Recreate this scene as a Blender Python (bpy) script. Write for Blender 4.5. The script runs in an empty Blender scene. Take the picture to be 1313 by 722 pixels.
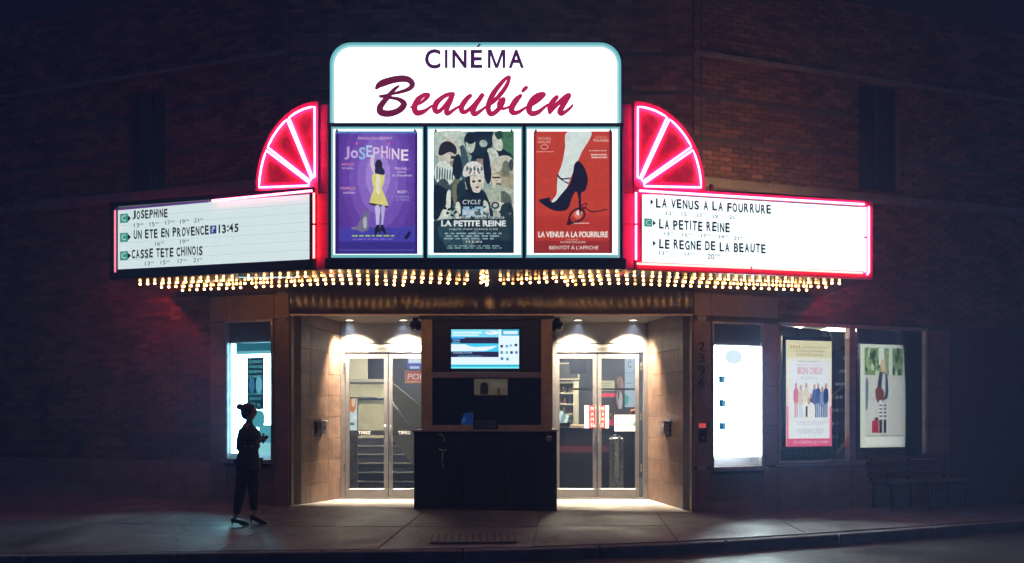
import bpy, bmesh, math, random
from mathutils import Vector, Matrix
random.seed(7)
R = math.radians
scene = bpy.context.scene
COL = scene.collection

# ---------------------------------------------------------------- camera, world, light, exposure
CX, CY, CZ, F = 0.31, -12.6, 1.5, 1067.0          # camera position and focal length in photo pixels
HX, HY = 656.5, 530.0                              # where the horizon and the optical axis cross in the photo
cam_d = bpy.data.cameras.new('camera'); cam = bpy.data.objects.new('camera', cam_d); COL.objects.link(cam)
cam.location = (CX, CY, CZ); cam.rotation_euler = (R(90), 0, 0)
cam_d.sensor_width = 36; cam_d.lens = F / 1313 * 36; cam_d.shift_y = (HY - 361) / 1313
cam_d.clip_end = 500; scene.camera = cam

world = bpy.data.worlds.new('World'); scene.world = world; world.use_nodes = True
bg = world.node_tree.nodes['Background']
bg.inputs[0].default_value = (0.022, 0.032, 0.095, 1); bg.inputs[1].default_value = 1.0   # night sky over a city

sun_d = bpy.data.lights.new('navy_fill', 'SUN'); sun = bpy.data.objects.new('navy_fill', sun_d); COL.objects.link(sun)  # dim blue fill lamp, added to lift the dark facade to navy
sun_d.energy = 0.02; sun_d.angle = R(12); sun_d.color = (0.36, 0.45, 1.0)
sun.rotation_euler = (R(52), 0, R(-22))

vs = scene.view_settings
vs.view_transform = 'Standard'; vs.look = 'None'; vs.gamma = 1; vs.exposure = 0
scene.cycles.use_denoising = True
scene.cycles.max_bounces = 7; scene.cycles.diffuse_bounces = 3; scene.cycles.glossy_bounces = 3
scene.cycles.transparent_max_bounces = 12; scene.cycles.sample_clamp_indirect = 3
scene.cycles.caustics_reflective = False; scene.cycles.caustics_refractive = False

# ---------------------------------------------------------------- materials
def lin(c):
    return tuple(((v/255)/12.92 if v/255 <= .04045 else (((v/255)+.055)/1.055)**2.4) for v in c)
_M = {}
def mat(name, col, rough=.6, metal=0, var=0, vscale=6, bump=0, bscale=60, emit=None, es=0, rnd=0, spec=.5, streak=False, coat=0):
    """col is linear; var = how far a noise pulls it darker/lighter; rnd = difference from piece to piece"""
    if name in _M: return _M[name]
    m = bpy.data.materials.new(name); m.use_nodes = True; nt = m.node_tree; N = nt.nodes; L = nt.links
    b = N['Principled BSDF']; b.inputs['Base Color'].default_value = (*col, 1)
    b.inputs['Roughness'].default_value = rough; b.inputs['Metallic'].default_value = metal
    b.inputs['Specular IOR Level'].default_value = spec
    if coat: b.inputs['Coat Weight'].default_value = coat
    if emit: b.inputs['Emission Color'].default_value = (*emit, 1); b.inputs['Emission Strength'].default_value = es
    if var or rnd or bump:
        tc = N.new('ShaderNodeTexCoord'); mp = N.new('ShaderNodeMapping'); L.new(tc.outputs['Object'], mp.inputs[0])
        if streak: mp.inputs['Scale'].default_value = (1, 1, .12)
    last = None
    if var:
        n = N.new('ShaderNodeTexNoise'); n.inputs['Scale'].default_value = vscale; n.inputs['Detail'].default_value = 6; n.inputs['Roughness'].default_value = .65
        L.new(mp.outputs[0], n.inputs['Vector'])
        r = N.new('ShaderNodeMapRange'); r.inputs[1].default_value = .3; r.inputs[2].default_value = .7
        r.inputs[3].default_value = 1 - var; r.inputs[4].default_value = 1 + var
        L.new(n.outputs[0], r.inputs[0]); last = r.outputs[0]
    if rnd:
        g = N.new('ShaderNodeNewGeometry'); oi = N.new('ShaderNodeObjectInfo')
        ad = N.new('ShaderNodeMath'); ad.operation = 'ADD'; L.new(g.outputs['Random Per Island'], ad.inputs[0]); L.new(oi.outputs['Random'], ad.inputs[1])
        fr = N.new('ShaderNodeMath'); fr.operation = 'FRACT'; L.new(ad.outputs[0], fr.inputs[0])
        r2 = N.new('ShaderNodeMapRange'); r2.inputs[3].default_value = 1 - rnd; r2.inputs[4].default_value = 1 + rnd
        L.new(fr.outputs[0], r2.inputs[0])
        if last:
            mu = N.new('ShaderNodeMath'); mu.operation = 'MULTIPLY'; L.new(last, mu.inputs[0]); L.new(r2.outputs[0], mu.inputs[1]); last = mu.outputs[0]
        else: last = r2.outputs[0]
    if last:
        vm = N.new('ShaderNodeVectorMath'); vm.operation = 'SCALE'; vm.inputs[0].default_value = col
        L.new(last, vm.inputs['Scale']); L.new(vm.outputs[0], b.inputs['Base Color'])
    if bump:
        n2 = N.new('ShaderNodeTexNoise'); n2.inputs['Scale'].default_value = bscale; n2.inputs['Detail'].default_value = 4
        L.new(mp.outputs[0], n2.inputs['Vector'])
        bp = N.new('ShaderNodeBump'); bp.inputs['Strength'].default_value = bump; bp.inputs['Distance'].default_value = .01
        L.new(n2.outputs[0], bp.inputs['Height']); L.new(bp.outputs[0], b.inputs['Normal'])
        if rough < .9:
            r3 = N.new('ShaderNodeMapRange'); r3.inputs[3].default_value = max(.04, rough-.15); r3.inputs[4].default_value = min(1, rough+.2)
            L.new(n2.outputs[0], r3.inputs[0]); L.new(r3.outputs[0], b.inputs['Roughness'])
    _M[name] = m; return m
def glow(name, col, s):                            # things that give off light: lamps, tubes, screens, backlit panels
    if name in _M: return _M[name]
    m = bpy.data.materials.new(name); m.use_nodes = True; N = m.node_tree.nodes
    b = N['Principled BSDF']; b.inputs['Base Color'].default_value = (.2, .2, .2, 1); b.inputs['Roughness'].default_value = .4
    b.inputs['Emission Color'].default_value = (*col, 1); b.inputs['Emission Strength'].default_value = s
    _M[name] = m; return m
def ink(rgb, s=1.0, grain=0):                               # print on a backlit sheet
    k = 'backlit_ink_%d_%d_%d_%d_%d' % (*rgb, int(s*100), int(grain*100))
    if k in _M: return _M[k]
    m = glow(k, lin(rgb), s); nt = m.node_tree; N = nt.nodes; L = nt.links; b = N['Principled BSDF']; b.inputs['Base Color'].default_value = (.05, .05, .05, 1)
    if grain:                                      # photographic mottling of the print
        tc = N.new('ShaderNodeTexCoord'); n = N.new('ShaderNodeTexNoise'); n.inputs['Scale'].default_value = 22 if grain > .3 else 14; n.inputs['Detail'].default_value = 5; n.inputs['Roughness'].default_value = .7
        r = N.new('ShaderNodeMapRange'); r.inputs[1].default_value = .32; r.inputs[2].default_value = .68; r.inputs[3].default_value = s*(1-grain); r.inputs[4].default_value = s*(1+grain)
        L.new(tc.outputs['Object'], n.inputs['Vector']); L.new(n.outputs[0], r.inputs[0]); L.new(r.outputs[0], b.inputs['Emission Strength'])
    return m
def paint(rgb, rough=.5):                          # print on plain paper or board
    return mat('print_%d_%d_%d' % rgb, lin(rgb), rough)
def make_glass(name, tint, refl):
    m = bpy.data.materials.new(name); m.use_nodes = True; nt = m.node_tree; N = nt.nodes; L = nt.links
    N.remove(N['Principled BSDF'])
    t = N.new('ShaderNodeBsdfTransparent'); t.inputs[0].default_value = (*tint, 1)
    g = N.new('ShaderNodeBsdfGlossy'); g.inputs['Roughness'].default_value = .02
    fr = N.new('ShaderNodeFresnel'); fr.inputs[0].default_value = refl
    mx = N.new('ShaderNodeMixShader'); L.new(fr.outputs[0], mx.inputs[0]); L.new(t.outputs[0], mx.inputs[1]); L.new(g.outputs[0], mx.inputs[2])
    L.new(mx.outputs[0], N['Material Output'].inputs[0]); return m
GLASS = make_glass('clear_glass', (.93, .95, .94), 1.45)
GLASSD = make_glass('smoked_glass', (.45, .47, .5), 1.5)

BRICK = mat('dark_red_brick', (.17, .075, .045), .85, var=.45, vscale=1.6, bump=.5, bscale=40, rnd=.45)
MORTAR = mat('mortar', (.09, .07, .06), .95, var=.2)
STONE = mat('brown_stone', (.27, .165, .105), .55, var=.28, vscale=3.5, bump=.25, bscale=50, rnd=.14)
TILE = mat('polished_brown_tile', (.185, .115, .08), .36, var=.45, vscale=5, bump=.12, bscale=30, rnd=.16)
JOINT = mat('dark_joint', (.045, .035, .03), .95)
TRIMST = mat('ledge_stone', (.2, .16, .14), .8, var=.3, vscale=5, bump=.3)
CONC = mat('pavement_concrete', (.19, .18, .17), .78, var=.38, vscale=2.2, bump=.6, bscale=45, rnd=.10)
def add_cracks(m, scale, dark, width):
    nt = m.node_tree; N = nt.nodes; L = nt.links; b = N['Principled BSDF']
    g = N.new('ShaderNodeNewGeometry'); no = N.new('ShaderNodeTexNoise'); no.inputs['Scale'].default_value = 1.6; no.inputs['Detail'].default_value = 7
    L.new(g.outputs['Position'], no.inputs['Vector']); ad = N.new('ShaderNodeVectorMath'); ad.operation = 'MULTIPLY_ADD'; ad.inputs[1].default_value = (.9, .9, 0)
    L.new(no.outputs['Color'], ad.inputs[0]); L.new(g.outputs['Position'], ad.inputs[2])
    v = N.new('ShaderNodeTexVoronoi'); v.feature = 'DISTANCE_TO_EDGE'; v.inputs['Scale'].default_value = scale; L.new(ad.outputs[0], v.inputs['Vector'])
    r = N.new('ShaderNodeMapRange'); r.inputs[1].default_value = 0; r.inputs[2].default_value = width; r.inputs[3].default_value = dark; r.inputs[4].default_value = 1; L.new(v.outputs[0], r.inputs[0])
    st = N.new('ShaderNodeTexNoise'); st.inputs['Scale'].default_value = .9; st.inputs['Detail'].default_value = 8; st.inputs['Roughness'].default_value = .7; L.new(g.outputs['Position'], st.inputs['Vector'])
    r2 = N.new('ShaderNodeMapRange'); r2.inputs[1].default_value = .36; r2.inputs[2].default_value = .6; r2.inputs[3].default_value = .5; r2.inputs[4].default_value = 1.15; L.new(st.outputs[0], r2.inputs[0])
    gum = N.new('ShaderNodeTexVoronoi'); gum.inputs['Scale'].default_value = 3.1; L.new(g.outputs['Position'], gum.inputs['Vector'])
    r3 = N.new('ShaderNodeMapRange'); r3.inputs[1].default_value = .07; r3.inputs[2].default_value = .09; r3.inputs[3].default_value = .45; r3.inputs[4].default_value = 1; L.new(gum.outputs['Distance'], r3.inputs[0])
    a = N.new('ShaderNodeMath'); a.operation = 'MULTIPLY'; L.new(r.outputs[0], a.inputs[0]); L.new(r2.outputs[0], a.inputs[1])
    c = N.new('ShaderNodeMath'); c.operation = 'MULTIPLY'; L.new(a.outputs[0], c.inputs[0]); L.new(r3.outputs[0], c.inputs[1])
    old = b.inputs['Base Color'].links[0].from_socket; vm = N.new('ShaderNodeVectorMath'); vm.operation = 'SCALE'; L.new(old, vm.inputs[0]); L.new(c.outputs[0], vm.inputs['Scale']); L.new(vm.outputs[0], b.inputs['Base Color'])
    st2 = N.new('ShaderNodeMapRange'); st2.inputs[1].default_value = .35; st2.inputs[2].default_value = .65; st2.inputs[3].default_value = .34; st2.inputs[4].default_value = .8
    L.new(st.outputs[0], st2.inputs[0]); L.new(st2.outputs[0], b.inputs['Roughness'])
add_cracks(CONC, .45, .3, .012)
KERB = mat('kerb_concrete', (.16, .15, .14), .8, var=.4, vscale=4, bump=.6, bscale=30, rnd=.12)
ASPH = mat('asphalt', (.045, .045, .048), .6, var=.3, vscale=2, bump=.9, bscale=90); add_cracks(ASPH, .3, .5, .01)
FLOOR = mat('entrance_concrete', (.60, .56, .50), .6, var=.3, vscale=3, bump=.3, bscale=30); add_cracks(FLOOR, .6, .5, .01)
BLACK = mat('black_enamel', (.015, .016, .02), .16, bump=.05)
BLACKM = mat('black_matt_panel', (.016, .017, .022), .5, var=.2)
DGLOSS = mat('dark_brown_gloss_panel', (.03, .018, .015), .12, var=.3, spec=.3)
SOFFIT = mat('soffit_panel', (.05, .038, .036), .2, var=.3, vscale=4)
ALU = mat('brushed_aluminium', (.72, .69, .64), .33, 1, var=.12, vscale=10, bump=.04)
ALUD = mat('weathered_aluminium', (.42, .38, .36), .42, .85, var=.3, vscale=8)
STEEL = mat('stainless_steel', (.6, .6, .6), .25, 1, bump=.03)
BRONZE = mat('brown_anodised_frame', (.48, .40, .36), .35, .5, var=.25, vscale=9)
WOODT = mat('booth_tan_frame', (.55, .42, .29), .5, var=.25, vscale=7, bump=.1)
TRANS = mat('transom_white_paint', (.66, .62, .54), .5, var=.12, vscale=5)
RED = mat('red_sign_enamel', (.80, .05, .20), .42, var=.25, vscale=7, bump=.12)
REDD = mat('red_sign_enamel_worn', (.50, .03, .07), .5, var=.5, vscale=9)
CREAM = mat('cream_wall_paint', (.60, .57, .43), .75, var=.10)
OLIVE = mat('stair_wall_paint', (.44, .42, .29), .75, var=.1)
DARKIN = mat('dark_interior_paint', (.022, .02, .022), .8)
CARPET = mat('dark_carpet', (.04, .035, .035), .95, var=.3)
STEPM = mat('stair_nosing', (.34, .32, .28), .5)
RUBBER = mat('black_rubber', (.02, .02, .02), .8)
WHITEP = mat('white_card', (.75, .75, .72), .6)
BENCHW = mat('bench_slat_brown', (.10, .065, .04), .6, var=.35, vscale=12)
SKIN = mat('skin', (.38, .22, .15), .55)
FAINT = mat('board_figure_faint', (.10,.12,.13), .5)
COAT = mat('dark_coat', (.02, .02, .028), .8, var=.2)
TROUS = mat('dark_trousers', (.014, .015, .022), .85)
HAIR = mat('dark_hair', (.012, .009, .008), .5)
SHOE = mat('black_leather', (.012, .012, .014), .3)

PANEL = glow('backlit_white_panel', (.86, 1.0, 1.0), 2.0)
FALLRIM = glow('acrylic_edge', lin((120, 205, 212)), .85)  # dimmer cyan rim: light falloff of the panel put into the emission colour
FALLCORNER = glow('falloff_corner', lin((80, 165, 180)), .75)  # darker step of the same painted falloff
BOARD = glow('letterboard_panel', (.84, .97, .97), 1.6)
BOXP = glow('display_case_panel', (.80, .96, 1.0), 50.0)
BOXL = glow('display_case_panel_blue', (.34, .82, 1.0), 30.0)
NEON = glow('neon_tube_pink', (1.0, .10, .24), 20)
NEONR = glow('neon_tube_red', (1.0, .08, .07), 15)
NEOND = glow('neon_tube_dim_purple', (.20, .06, .40), .5)
BULB = glow('warm_bulb', (1.0, .47, .15), 27)
DISC = glow('downlight_disc', (1.0, .86, .64), 9)
SHELFL = glow('lobby_lamp', (1.0, .88, .68), 75)

# ---------------------------------------------------------------- mesh helpers
class MB:
    def __init__(s): s.v = []; s.f = []; s.m = []; s.k = 0
    def add(s, vs, fs):
        o = len(s.v); s.v += [tuple(v) for v in vs]; s.f += [tuple(i+o for i in f) for f in fs]; s.m += [s.k]*len(fs); return s
    def box(s, x0, x1, y0, y1, z0, z1):
        return s.add([(x0,y0,z0),(x1,y0,z0),(x1,y1,z0),(x0,y1,z0),(x0,y0,z1),(x1,y0,z1),(x1,y1,z1),(x0,y1,z1)],
                     [(0,3,2,1),(4,5,6,7),(0,1,5,4),(1,2,6,5),(2,3,7,6),(3,0,4,7)])
    def prism(s, poly, y0, y1):                    # outline in x,z pulled along y
        n = len(poly)
        return s.add([(x,y0,z) for x,z in poly] + [(x,y1,z) for x,z in poly],
                     [tuple(range(n)), tuple(range(2*n-1, n-1, -1))] + [(i, i+n, (i+1)%n+n, (i+1)%n) for i in range(n)])
    def slab(s, poly, z0, z1):                     # outline in x,y pulled along z; z may be functions
        n = len(poly); g = (lambda z: z if callable(z) else (lambda x, y: z)); a, b = g(z0), g(z1)
        return s.add([(x,y,a(x,y)) for x,y in poly] + [(x,y,b(x,y)) for x,y in poly],
                     [tuple(range(n-1,-1,-1)), tuple(range(n, 2*n))] + [(i, (i+1)%n, (i+1)%n+n, i+n) for i in range(n)])
    def tube(s, pts, r, n=8, closed=False):
        pts = [Vector(p) for p in pts]; rings = []
        N_ = len(pts); up = None
        for i, p in enumerate(pts):
            if closed: d = pts[(i+1)%N_] - pts[i-1]
            else: d = pts[min(i+1, N_-1)] - pts[max(i-1, 0)]
            d.normalize()
            if up is None: up = Vector((0,1,0)) if abs(d.y) < .9 else Vector((1,0,0))
            a = d.cross(up); a.normalize(); up = a.cross(d); up.normalize()
            rr = r[i] if isinstance(r, (list, tuple)) else r
            rings.append([p + (a*math.cos(t*2*math.pi/n) + up*math.sin(t*2*math.pi/n))*rr for t in range(n)])
        vs = [v for rg in rings for v in rg]; fs = []
        for i in range(N_ if closed else N_-1):
            a = i*n; b = ((i+1)%N_)*n
            fs += [(a+j, a+(j+1)%n, b+(j+1)%n, b+j) for j in range(n)]
        if not closed: fs += [tuple(range(n-1,-1,-1)), tuple(range((N_-1)*n, N_*n))]
        return s.add(vs, fs)
    def lathe(s, c, prof, n=14, axis='z'):         # prof = list of (radius, height)
        vs = []; fs = []
        for r, h in prof:
            for t in range(n):
                a = 2*math.pi*t/n; x, y, z = r*math.cos(a), r*math.sin(a), h
                if axis == 'y': x, y, z = x, h, y
                vs.append((c[0]+x, c[1]+y, c[2]+z))
        for i in range(len(prof)-1):
            fs += [(i*n+j, i*n+(j+1)%n, (i+1)*n+(j+1)%n, (i+1)*n+j) for j in range(n)]
        fs += [tuple(range(n-1,-1,-1)), tuple(range((len(prof)-1)*n, len(prof)*n))]
        return s.add(vs, fs)
    def ball(s, c, r, sx=1, sy=1, sz=1, n=8, m=5):
        prof = [(math.sin(math.pi*(i+.5)/m), -math.cos(math.pi*(i+.5)/m)) for i in range(m)]
        o = MB(); o.lathe((0,0,0), [(p*r, h*r) for p, h in prof], n)
        return s.add([(c[0]+x*sx, c[1]+y*sy, c[2]+z*sz) for x,y,z in o.v], o.f)
    def mesh(s, name, mats, smooth=False, fix=True):
        me = bpy.data.meshes.new(name); me.from_pydata(s.v, [], s.f)
        for m in (mats if isinstance(mats, list) else [mats]): me.materials.append(m)
        if isinstance(mats, list): me.polygons.foreach_set('material_index', s.m)
        if fix:
            bm = bmesh.new(); bm.from_mesh(me); bmesh.ops.recalc_face_normals(bm, faces=bm.faces); bm.to_mesh(me); bm.free()
        if smooth: me.polygons.foreach_set('use_smooth', [True]*len(me.polygons))
        me.update(); return me
    def build(s, name, mats, parent=None, smooth=False, fix=True, kind=None, label=None):
        return link(name, s.mesh(name, mats, smooth, fix), parent, kind=kind, label=label)
def link(name, me, parent=None, loc=(0,0,0), rot=(0,0,0), kind=None, label=None):
    o = bpy.data.objects.new(name, me); COL.objects.link(o); o.parent = parent; o.location = loc; o.rotation_euler = rot
    if kind: o['kind'] = kind
    if label: o['label'] = label
    return o
def bevelled(o, w=.004, seg=1):
    me = o.data; bm = bmesh.new(); bm.from_mesh(me)
    bmesh.ops.bevel(bm, geom=list(bm.edges), offset=w, segments=seg, affect='EDGES', clamp_overlap=True)
    bm.to_mesh(me); bm.free(); return o
def bx(name, m, parent, x0, x1, y0, y1, z0, z1, bev=0, label=None):
    o = MB().box(x0,x1,y0,y1,z0,z1).build(name, m, parent, label=label)
    return bevelled(o, bev) if bev else o
def thing(name, label, cat, loc=(0,0,0), rz=0, group=None):
    o = bpy.data.objects.new(name, None); COL.objects.link(o); o.location = loc; o.rotation_euler = (0,0,rz); o.empty_display_size = .2
    o['label'] = label; o['category'] = cat
    if group: o['group'] = group
    return o
class Frame:                                       # a local frame at (x,y), turned by rz; x runs right, -y faces the street
    def __init__(s, x, y, rz=0): s.x, s.y, s.rz = x, y, rz; s.c, s.s = math.cos(rz), math.sin(rz)
    def uv(s, px, py, off=0):                      # where the sight line through a photo pixel meets the local plane y = off
        dx, dz = (px-HX)/F, (HY-py)/F
        # local y of (CX+t*dx, CY+t) equals off
        ox, oy = CX - s.x, CY - s.y
        ly0 = -s.s*ox + s.c*oy; dly = -s.s*dx + s.c
        t = (off - ly0)/dly
        wx, wy = ox + t*dx, oy + t
        return s.c*wx + s.s*wy, CZ + t*dz
    def world(s, u, y=0): return s.x + s.c*u - s.s*y, s.y + s.s*u + s.c*y
    def rect(s, x0, y0, x1, y1, off=0):            # u0,u1,z0,z1 for a photo box (top-left, bottom-right)
        u0, zt = s.uv(x0, y0, off); u1, zb = s.uv(x1, y1, off); return u0, u1, zb, zt
def at(px, D): return CX + (px-HX)/F*D             # world x of a photo column at distance D
def zt(py, D): return CZ + (HY-py)/F*D             # world z of a photo row at distance D

# lettering from the built-in face; each glyph scaled to its own box
_G = {}
def glyph(ch, off=0.0):
    key = (ch, off)
    if key in _G: return _G[key]
    cu = bpy.data.curves.new('g', 'FONT'); cu.body = ch; cu.size = 1; cu.offset = off; cu.resolution_u = 4
    ob = bpy.data.objects.new('g', cu); COL.objects.link(ob)
    dg = bpy.context.evaluated_depsgraph_get(); dg.update()
    me = bpy.data.meshes.new_from_object(ob.evaluated_get(dg))
    vs = [tuple(v.co) for v in me.vertices]; fs = [tuple(p.vertices) for p in me.polygons]
    bpy.data.objects.remove(ob); bpy.data.curves.remove(cu); bpy.data.meshes.remove(me)
    if not vs: _G[key] = None; return None
    _G[key] = (vs, fs, min(v[0] for v in vs), max(v[0] for v in vs), min(v[1] for v in vs), max(v[1] for v in vs))
    return _G[key]
def put_text(mb, body, x0, x1, z0, z1, y, slant=0, off=0.0):
    g = glyph(body, off)
    if not g: return mb
    vs, fs, a, b, c, d = g
    return mb.add([(x0 + (v[0]-a)/(b-a)*(x1-x0) + slant*(v[1]-c)/(d-c)*(z1-z0), y, z0 + (v[1]-c)/(d-c)*(z1-z0)) for v in vs], fs)

class Art:                                         # flat print: shapes in 0..1 across and 0..1 down, kept in thin layers
    def __init__(s, x0, x1, z0, z1, y, backlit=1.0, grain=0):
        s.gr = grain
        s.b = (x0, x1, z0, z1); s.y = y; s.mb = MB(); s.mats = []; s.n = 0; s.bl = backlit
    def _m(s, rgb, k=1):
        m = ink(rgb, s.bl*k, s.gr) if s.bl else paint(rgb)
        if m not in s.mats: s.mats.append(m)
        s.mb.k = s.mats.index(m); s.n += 1
        return s.y - .0012 - .00035*s.n
    def P(s, u, v): x0, x1, z0, z1 = s.b; return x0+(x1-x0)*u, z1-(z1-z0)*v
    def poly(s, pts, rgb, k=1):
        pts = [(min(1, max(0, u)), min(1, max(0, v))) for u, v in pts]
        y = s._m(rgb, k); s.mb.add([(s.P(u,v)[0], y, s.P(u,v)[1]) for u, v in pts], [tuple(range(len(pts)))]); return s
    def rect(s, u0, v0, u1, v1, rgb, k=1): return s.poly([(u0,v0),(u1,v0),(u1,v1),(u0,v1)], rgb, k)
    def oval(s, u, v, a, b, rgb, rot=0, n=18, k=1):
        asp = (s.b[1]-s.b[0])/(s.b[3]-s.b[2]); c, q = math.cos(rot), math.sin(rot); out = []
        for i in range(n):
            t = 2*math.pi*i/n; x, y = a*math.cos(t), b/asp*math.sin(t)
            out.append((u + c*x - q*y, v + (q*x + c*y)*asp))
        return s.poly(out, rgb, k)
    def smooth(s, pts, rgb, k=1, n=5):
        out = []; L = len(pts)
        for i in range(L):
            p0, p1, p2, p3 = pts[i-1], pts[i], pts[(i+1)%L], pts[(i+2)%L]
            for j in range(n):
                t = j/n
                out.append(tuple(.5*((2*p1[q]) + (-p0[q]+p2[q])*t + (2*p0[q]-5*p1[q]+4*p2[q]-p3[q])*t*t + (-p0[q]+3*p1[q]-3*p2[q]+p3[q])*t**3) for q in (0,1)))
        return s.poly(out, rgb, k)
    def text(s, body, u0, v0, u1, v1, rgb, k=1, slant=0, off=0.0):
        y = s._m(rgb, k); a = s.P(u0, v1); b = s.P(u1, v0); put_text(s.mb, body, a[0], b[0], a[1], b[1], y, slant, off); return s
    def lines(s, u0, v0, u1, v1, rows, rgb, k=1, seed=1):   # small print too fine to read: short word-long dashes
        rn = random.Random(seed)
        for r in range(rows):
            vv = v0 + (v1-v0)*(r+.2)/rows; h = (v1-v0)/rows*.5; u = u0 + rn.random()*.12*(u1-u0)
            while u < u1 - rn.random()*.2*(u1-u0):
                w = (u1-u0)*rn.uniform(.05, .16); s.rect(u, vv, min(u+w, u1), vv+h, rgb, k); u += w + (u1-u0)*.035
        return s
    def build(s, name, parent, label=None): return s.mb.build(name, s.mats, parent, fix=False, label=label)

def strokes(pts, n=7):                             # Catmull-Rom through (x, y, width)
    out = []; L = len(pts)
    for i in range(L-1):
        p = [pts[max(i-1,0)], pts[i], pts[i+1], pts[min(i+2,L-1)]]
        for j in range(n):
            t = j/n
            out.append(tuple(.5*((2*p[1][q]) + (-p[0][q]+p[2][q])*t + (2*p[0][q]-5*p[1][q]+4*p[2][q]-p[3][q])*t*t + (-p[0][q]+3*p[1][q]-3*p[2][q]+p[3][q])*t**3) for q in (0,1,2)))
    out.append(pts[-1]); return out
def brush(mb, pts, y, step=.00003):                # round brush stroke in x,z with its width; each dab a hair prouder
    q = 0
    for i, (x, z, w) in enumerate(pts):
        q += step; yy = y - q
        mb.add([(x + w/2*math.cos(t*math.pi/6), yy, z + w/2*math.sin(t*math.pi/6)) for t in range(12)], [tuple(range(12))])
        if i+1 < len(pts):
            x2, z2, w2 = pts[i+1]; dx, dz = x2-x, z2-z; l = math.hypot(dx, dz) or 1; nx, nz = -dz/l, dx/l; yy -= step/2
            mb.add([(x+nx*w/2, yy, z+nz*w/2), (x2+nx*w2/2, yy, z2+nz*w2/2), (x2-nx*w2/2, yy, z2-nz*w2/2), (x-nx*w/2, yy, z-nz*w/2)], [(0,1,2,3)])

# ---------------------------------------------------------------- ground
TA = math.atan(.33)
KERBL = [(-30,-4.6), (-12,-4.2), (-6,-3.95), (-2.9,-3.7), (.25,-3.5), (2.26,-3.07), (4.65,-2.2), (8,-.75), (14,1.6), (30,8.0)]
def kerb_y(x):
    for (a, b), (c, d) in zip(KERBL, KERBL[1:]):
        if x <= c: return b + (d-b)*(x-a)/(c-a)
    return KERBL[-1][1]
def wall_y(x): return 0 if abs(x) < 3.06 else .33*(abs(x)-3.06)
def wall_z(x): return max(-.14, min(.16, -.016*(x-3.07)))
def side_z(x, y):
    k, w = kerb_y(x), wall_y(x); t = max(0, min(1, (y-k)/(w-k))); return wall_z(x)*t
ROADZ = -.125
road = MB().box(-120, 120, -90, 30, ROADZ-.3, ROADZ).build('road', ASPH, kind='structure')
# pavement: a bed and on it slabs, each its own piece
bed = MB(); xs = [-30,-18,-12,-9,-7,-5,-3.06,-1.5,0,1.5,3.06,5,7,9,12,18,30]
for a, b in zip(xs, xs[1:]):
    P4 = [(a, kerb_y(a)+.15), (b, kerb_y(b)+.15), (b, wall_y(b)+.02), (a, wall_y(a)+.02)]
    bed.slab(P4, -.3, lambda x, y: side_z(x, y)-.012)
pav = bed.build('pavement', JOINT, kind='structure')
def slab_piece(x0, x1, t0, t1, g=.006):
    out = []
    lean = .22
    for x, t in ((x0+g, t0), (x1-g, t0), (x1-g, t1), (x0+g, t1)):
        k, w = kerb_y(x)+.15, wall_y(x)
        tt = t + (g if t == t0 else -g)/(w-k); y = k + (w-k)*tt
        out.append((x - lean*(1-t), y))
    return out
x = -13.0; si = 0
while x < 14:
    w = 1.72
    for t0, t1 in ((0, .47), (.47, 1)):
        pl = slab_piece(x, x+w, t0, t1); dz = random.uniform(-.003, .003)
        if t1 == 1: pl = [pl[0], pl[1], (pl[2][0], wall_y(pl[2][0])-.004), (pl[3][0], wall_y(pl[3][0])-.004)]
        o = MB().slab(pl, lambda a, b: side_z(a, b)-.08, lambda a, b: side_z(a, b)+dz).build('slab', CONC, pav)
    x += w
# kerb stones
kerb = MB(); kx = -14.0
kerb_bed = bpy.data.objects.new('kerb', None); COL.objects.link(kerb_bed); kerb_bed['kind'] = 'structure'
while kx < 15:
    a, b = kx+.008, kx+1.52
    m = (a+b)/2
    def top(xx, yy): return side_z(xx, kerb_y(xx)) + random.uniform(-.002, .002)
    pl = [(a, kerb_y(a)), (m, kerb_y(m)), (b, kerb_y(b)), (b, kerb_y(b)+.145), (m, kerb_y(m)+.145), (a, kerb_y(a)+.145)]
    o = MB().slab(pl, -.3, lambda xx, yy: .002).build('kerb_stone', KERB, kerb_bed); bevelled(o, .012)
    kx += 1.53
# iron grate set into the pavement
gt = thing('pavement_grate', 'ribbed grey grate set flush in the pavement in front of the ticket booth', 'grate', (-.15, -2.72, side_z(-.15, -2.72)+.004), R(3))
IRON = mat('rusty_iron', (.07,.06,.055), .7, .2, var=.3)
bx('grate_frame', IRON, gt, -.5, .5, -.36, .36, 0, .006)
for i in range(12):
    bx('grate_bar', CONC, gt, -.48+i*.082, -.422+i*.082, -.33, .33, .0062, .012)

# floor of the recessed entrance
ef = MB(); ef.slab([(-3.05,-.003), (3.05,-.003), (2.68,1.97), (-2.68,1.97)], -.2, lambda x, y: (side_z(x, 0)+.002)*(1-max(0,min(1,y/1.9))) + .002)
ef.build('entrance_floor', FLOOR, kind='structure')

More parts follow.
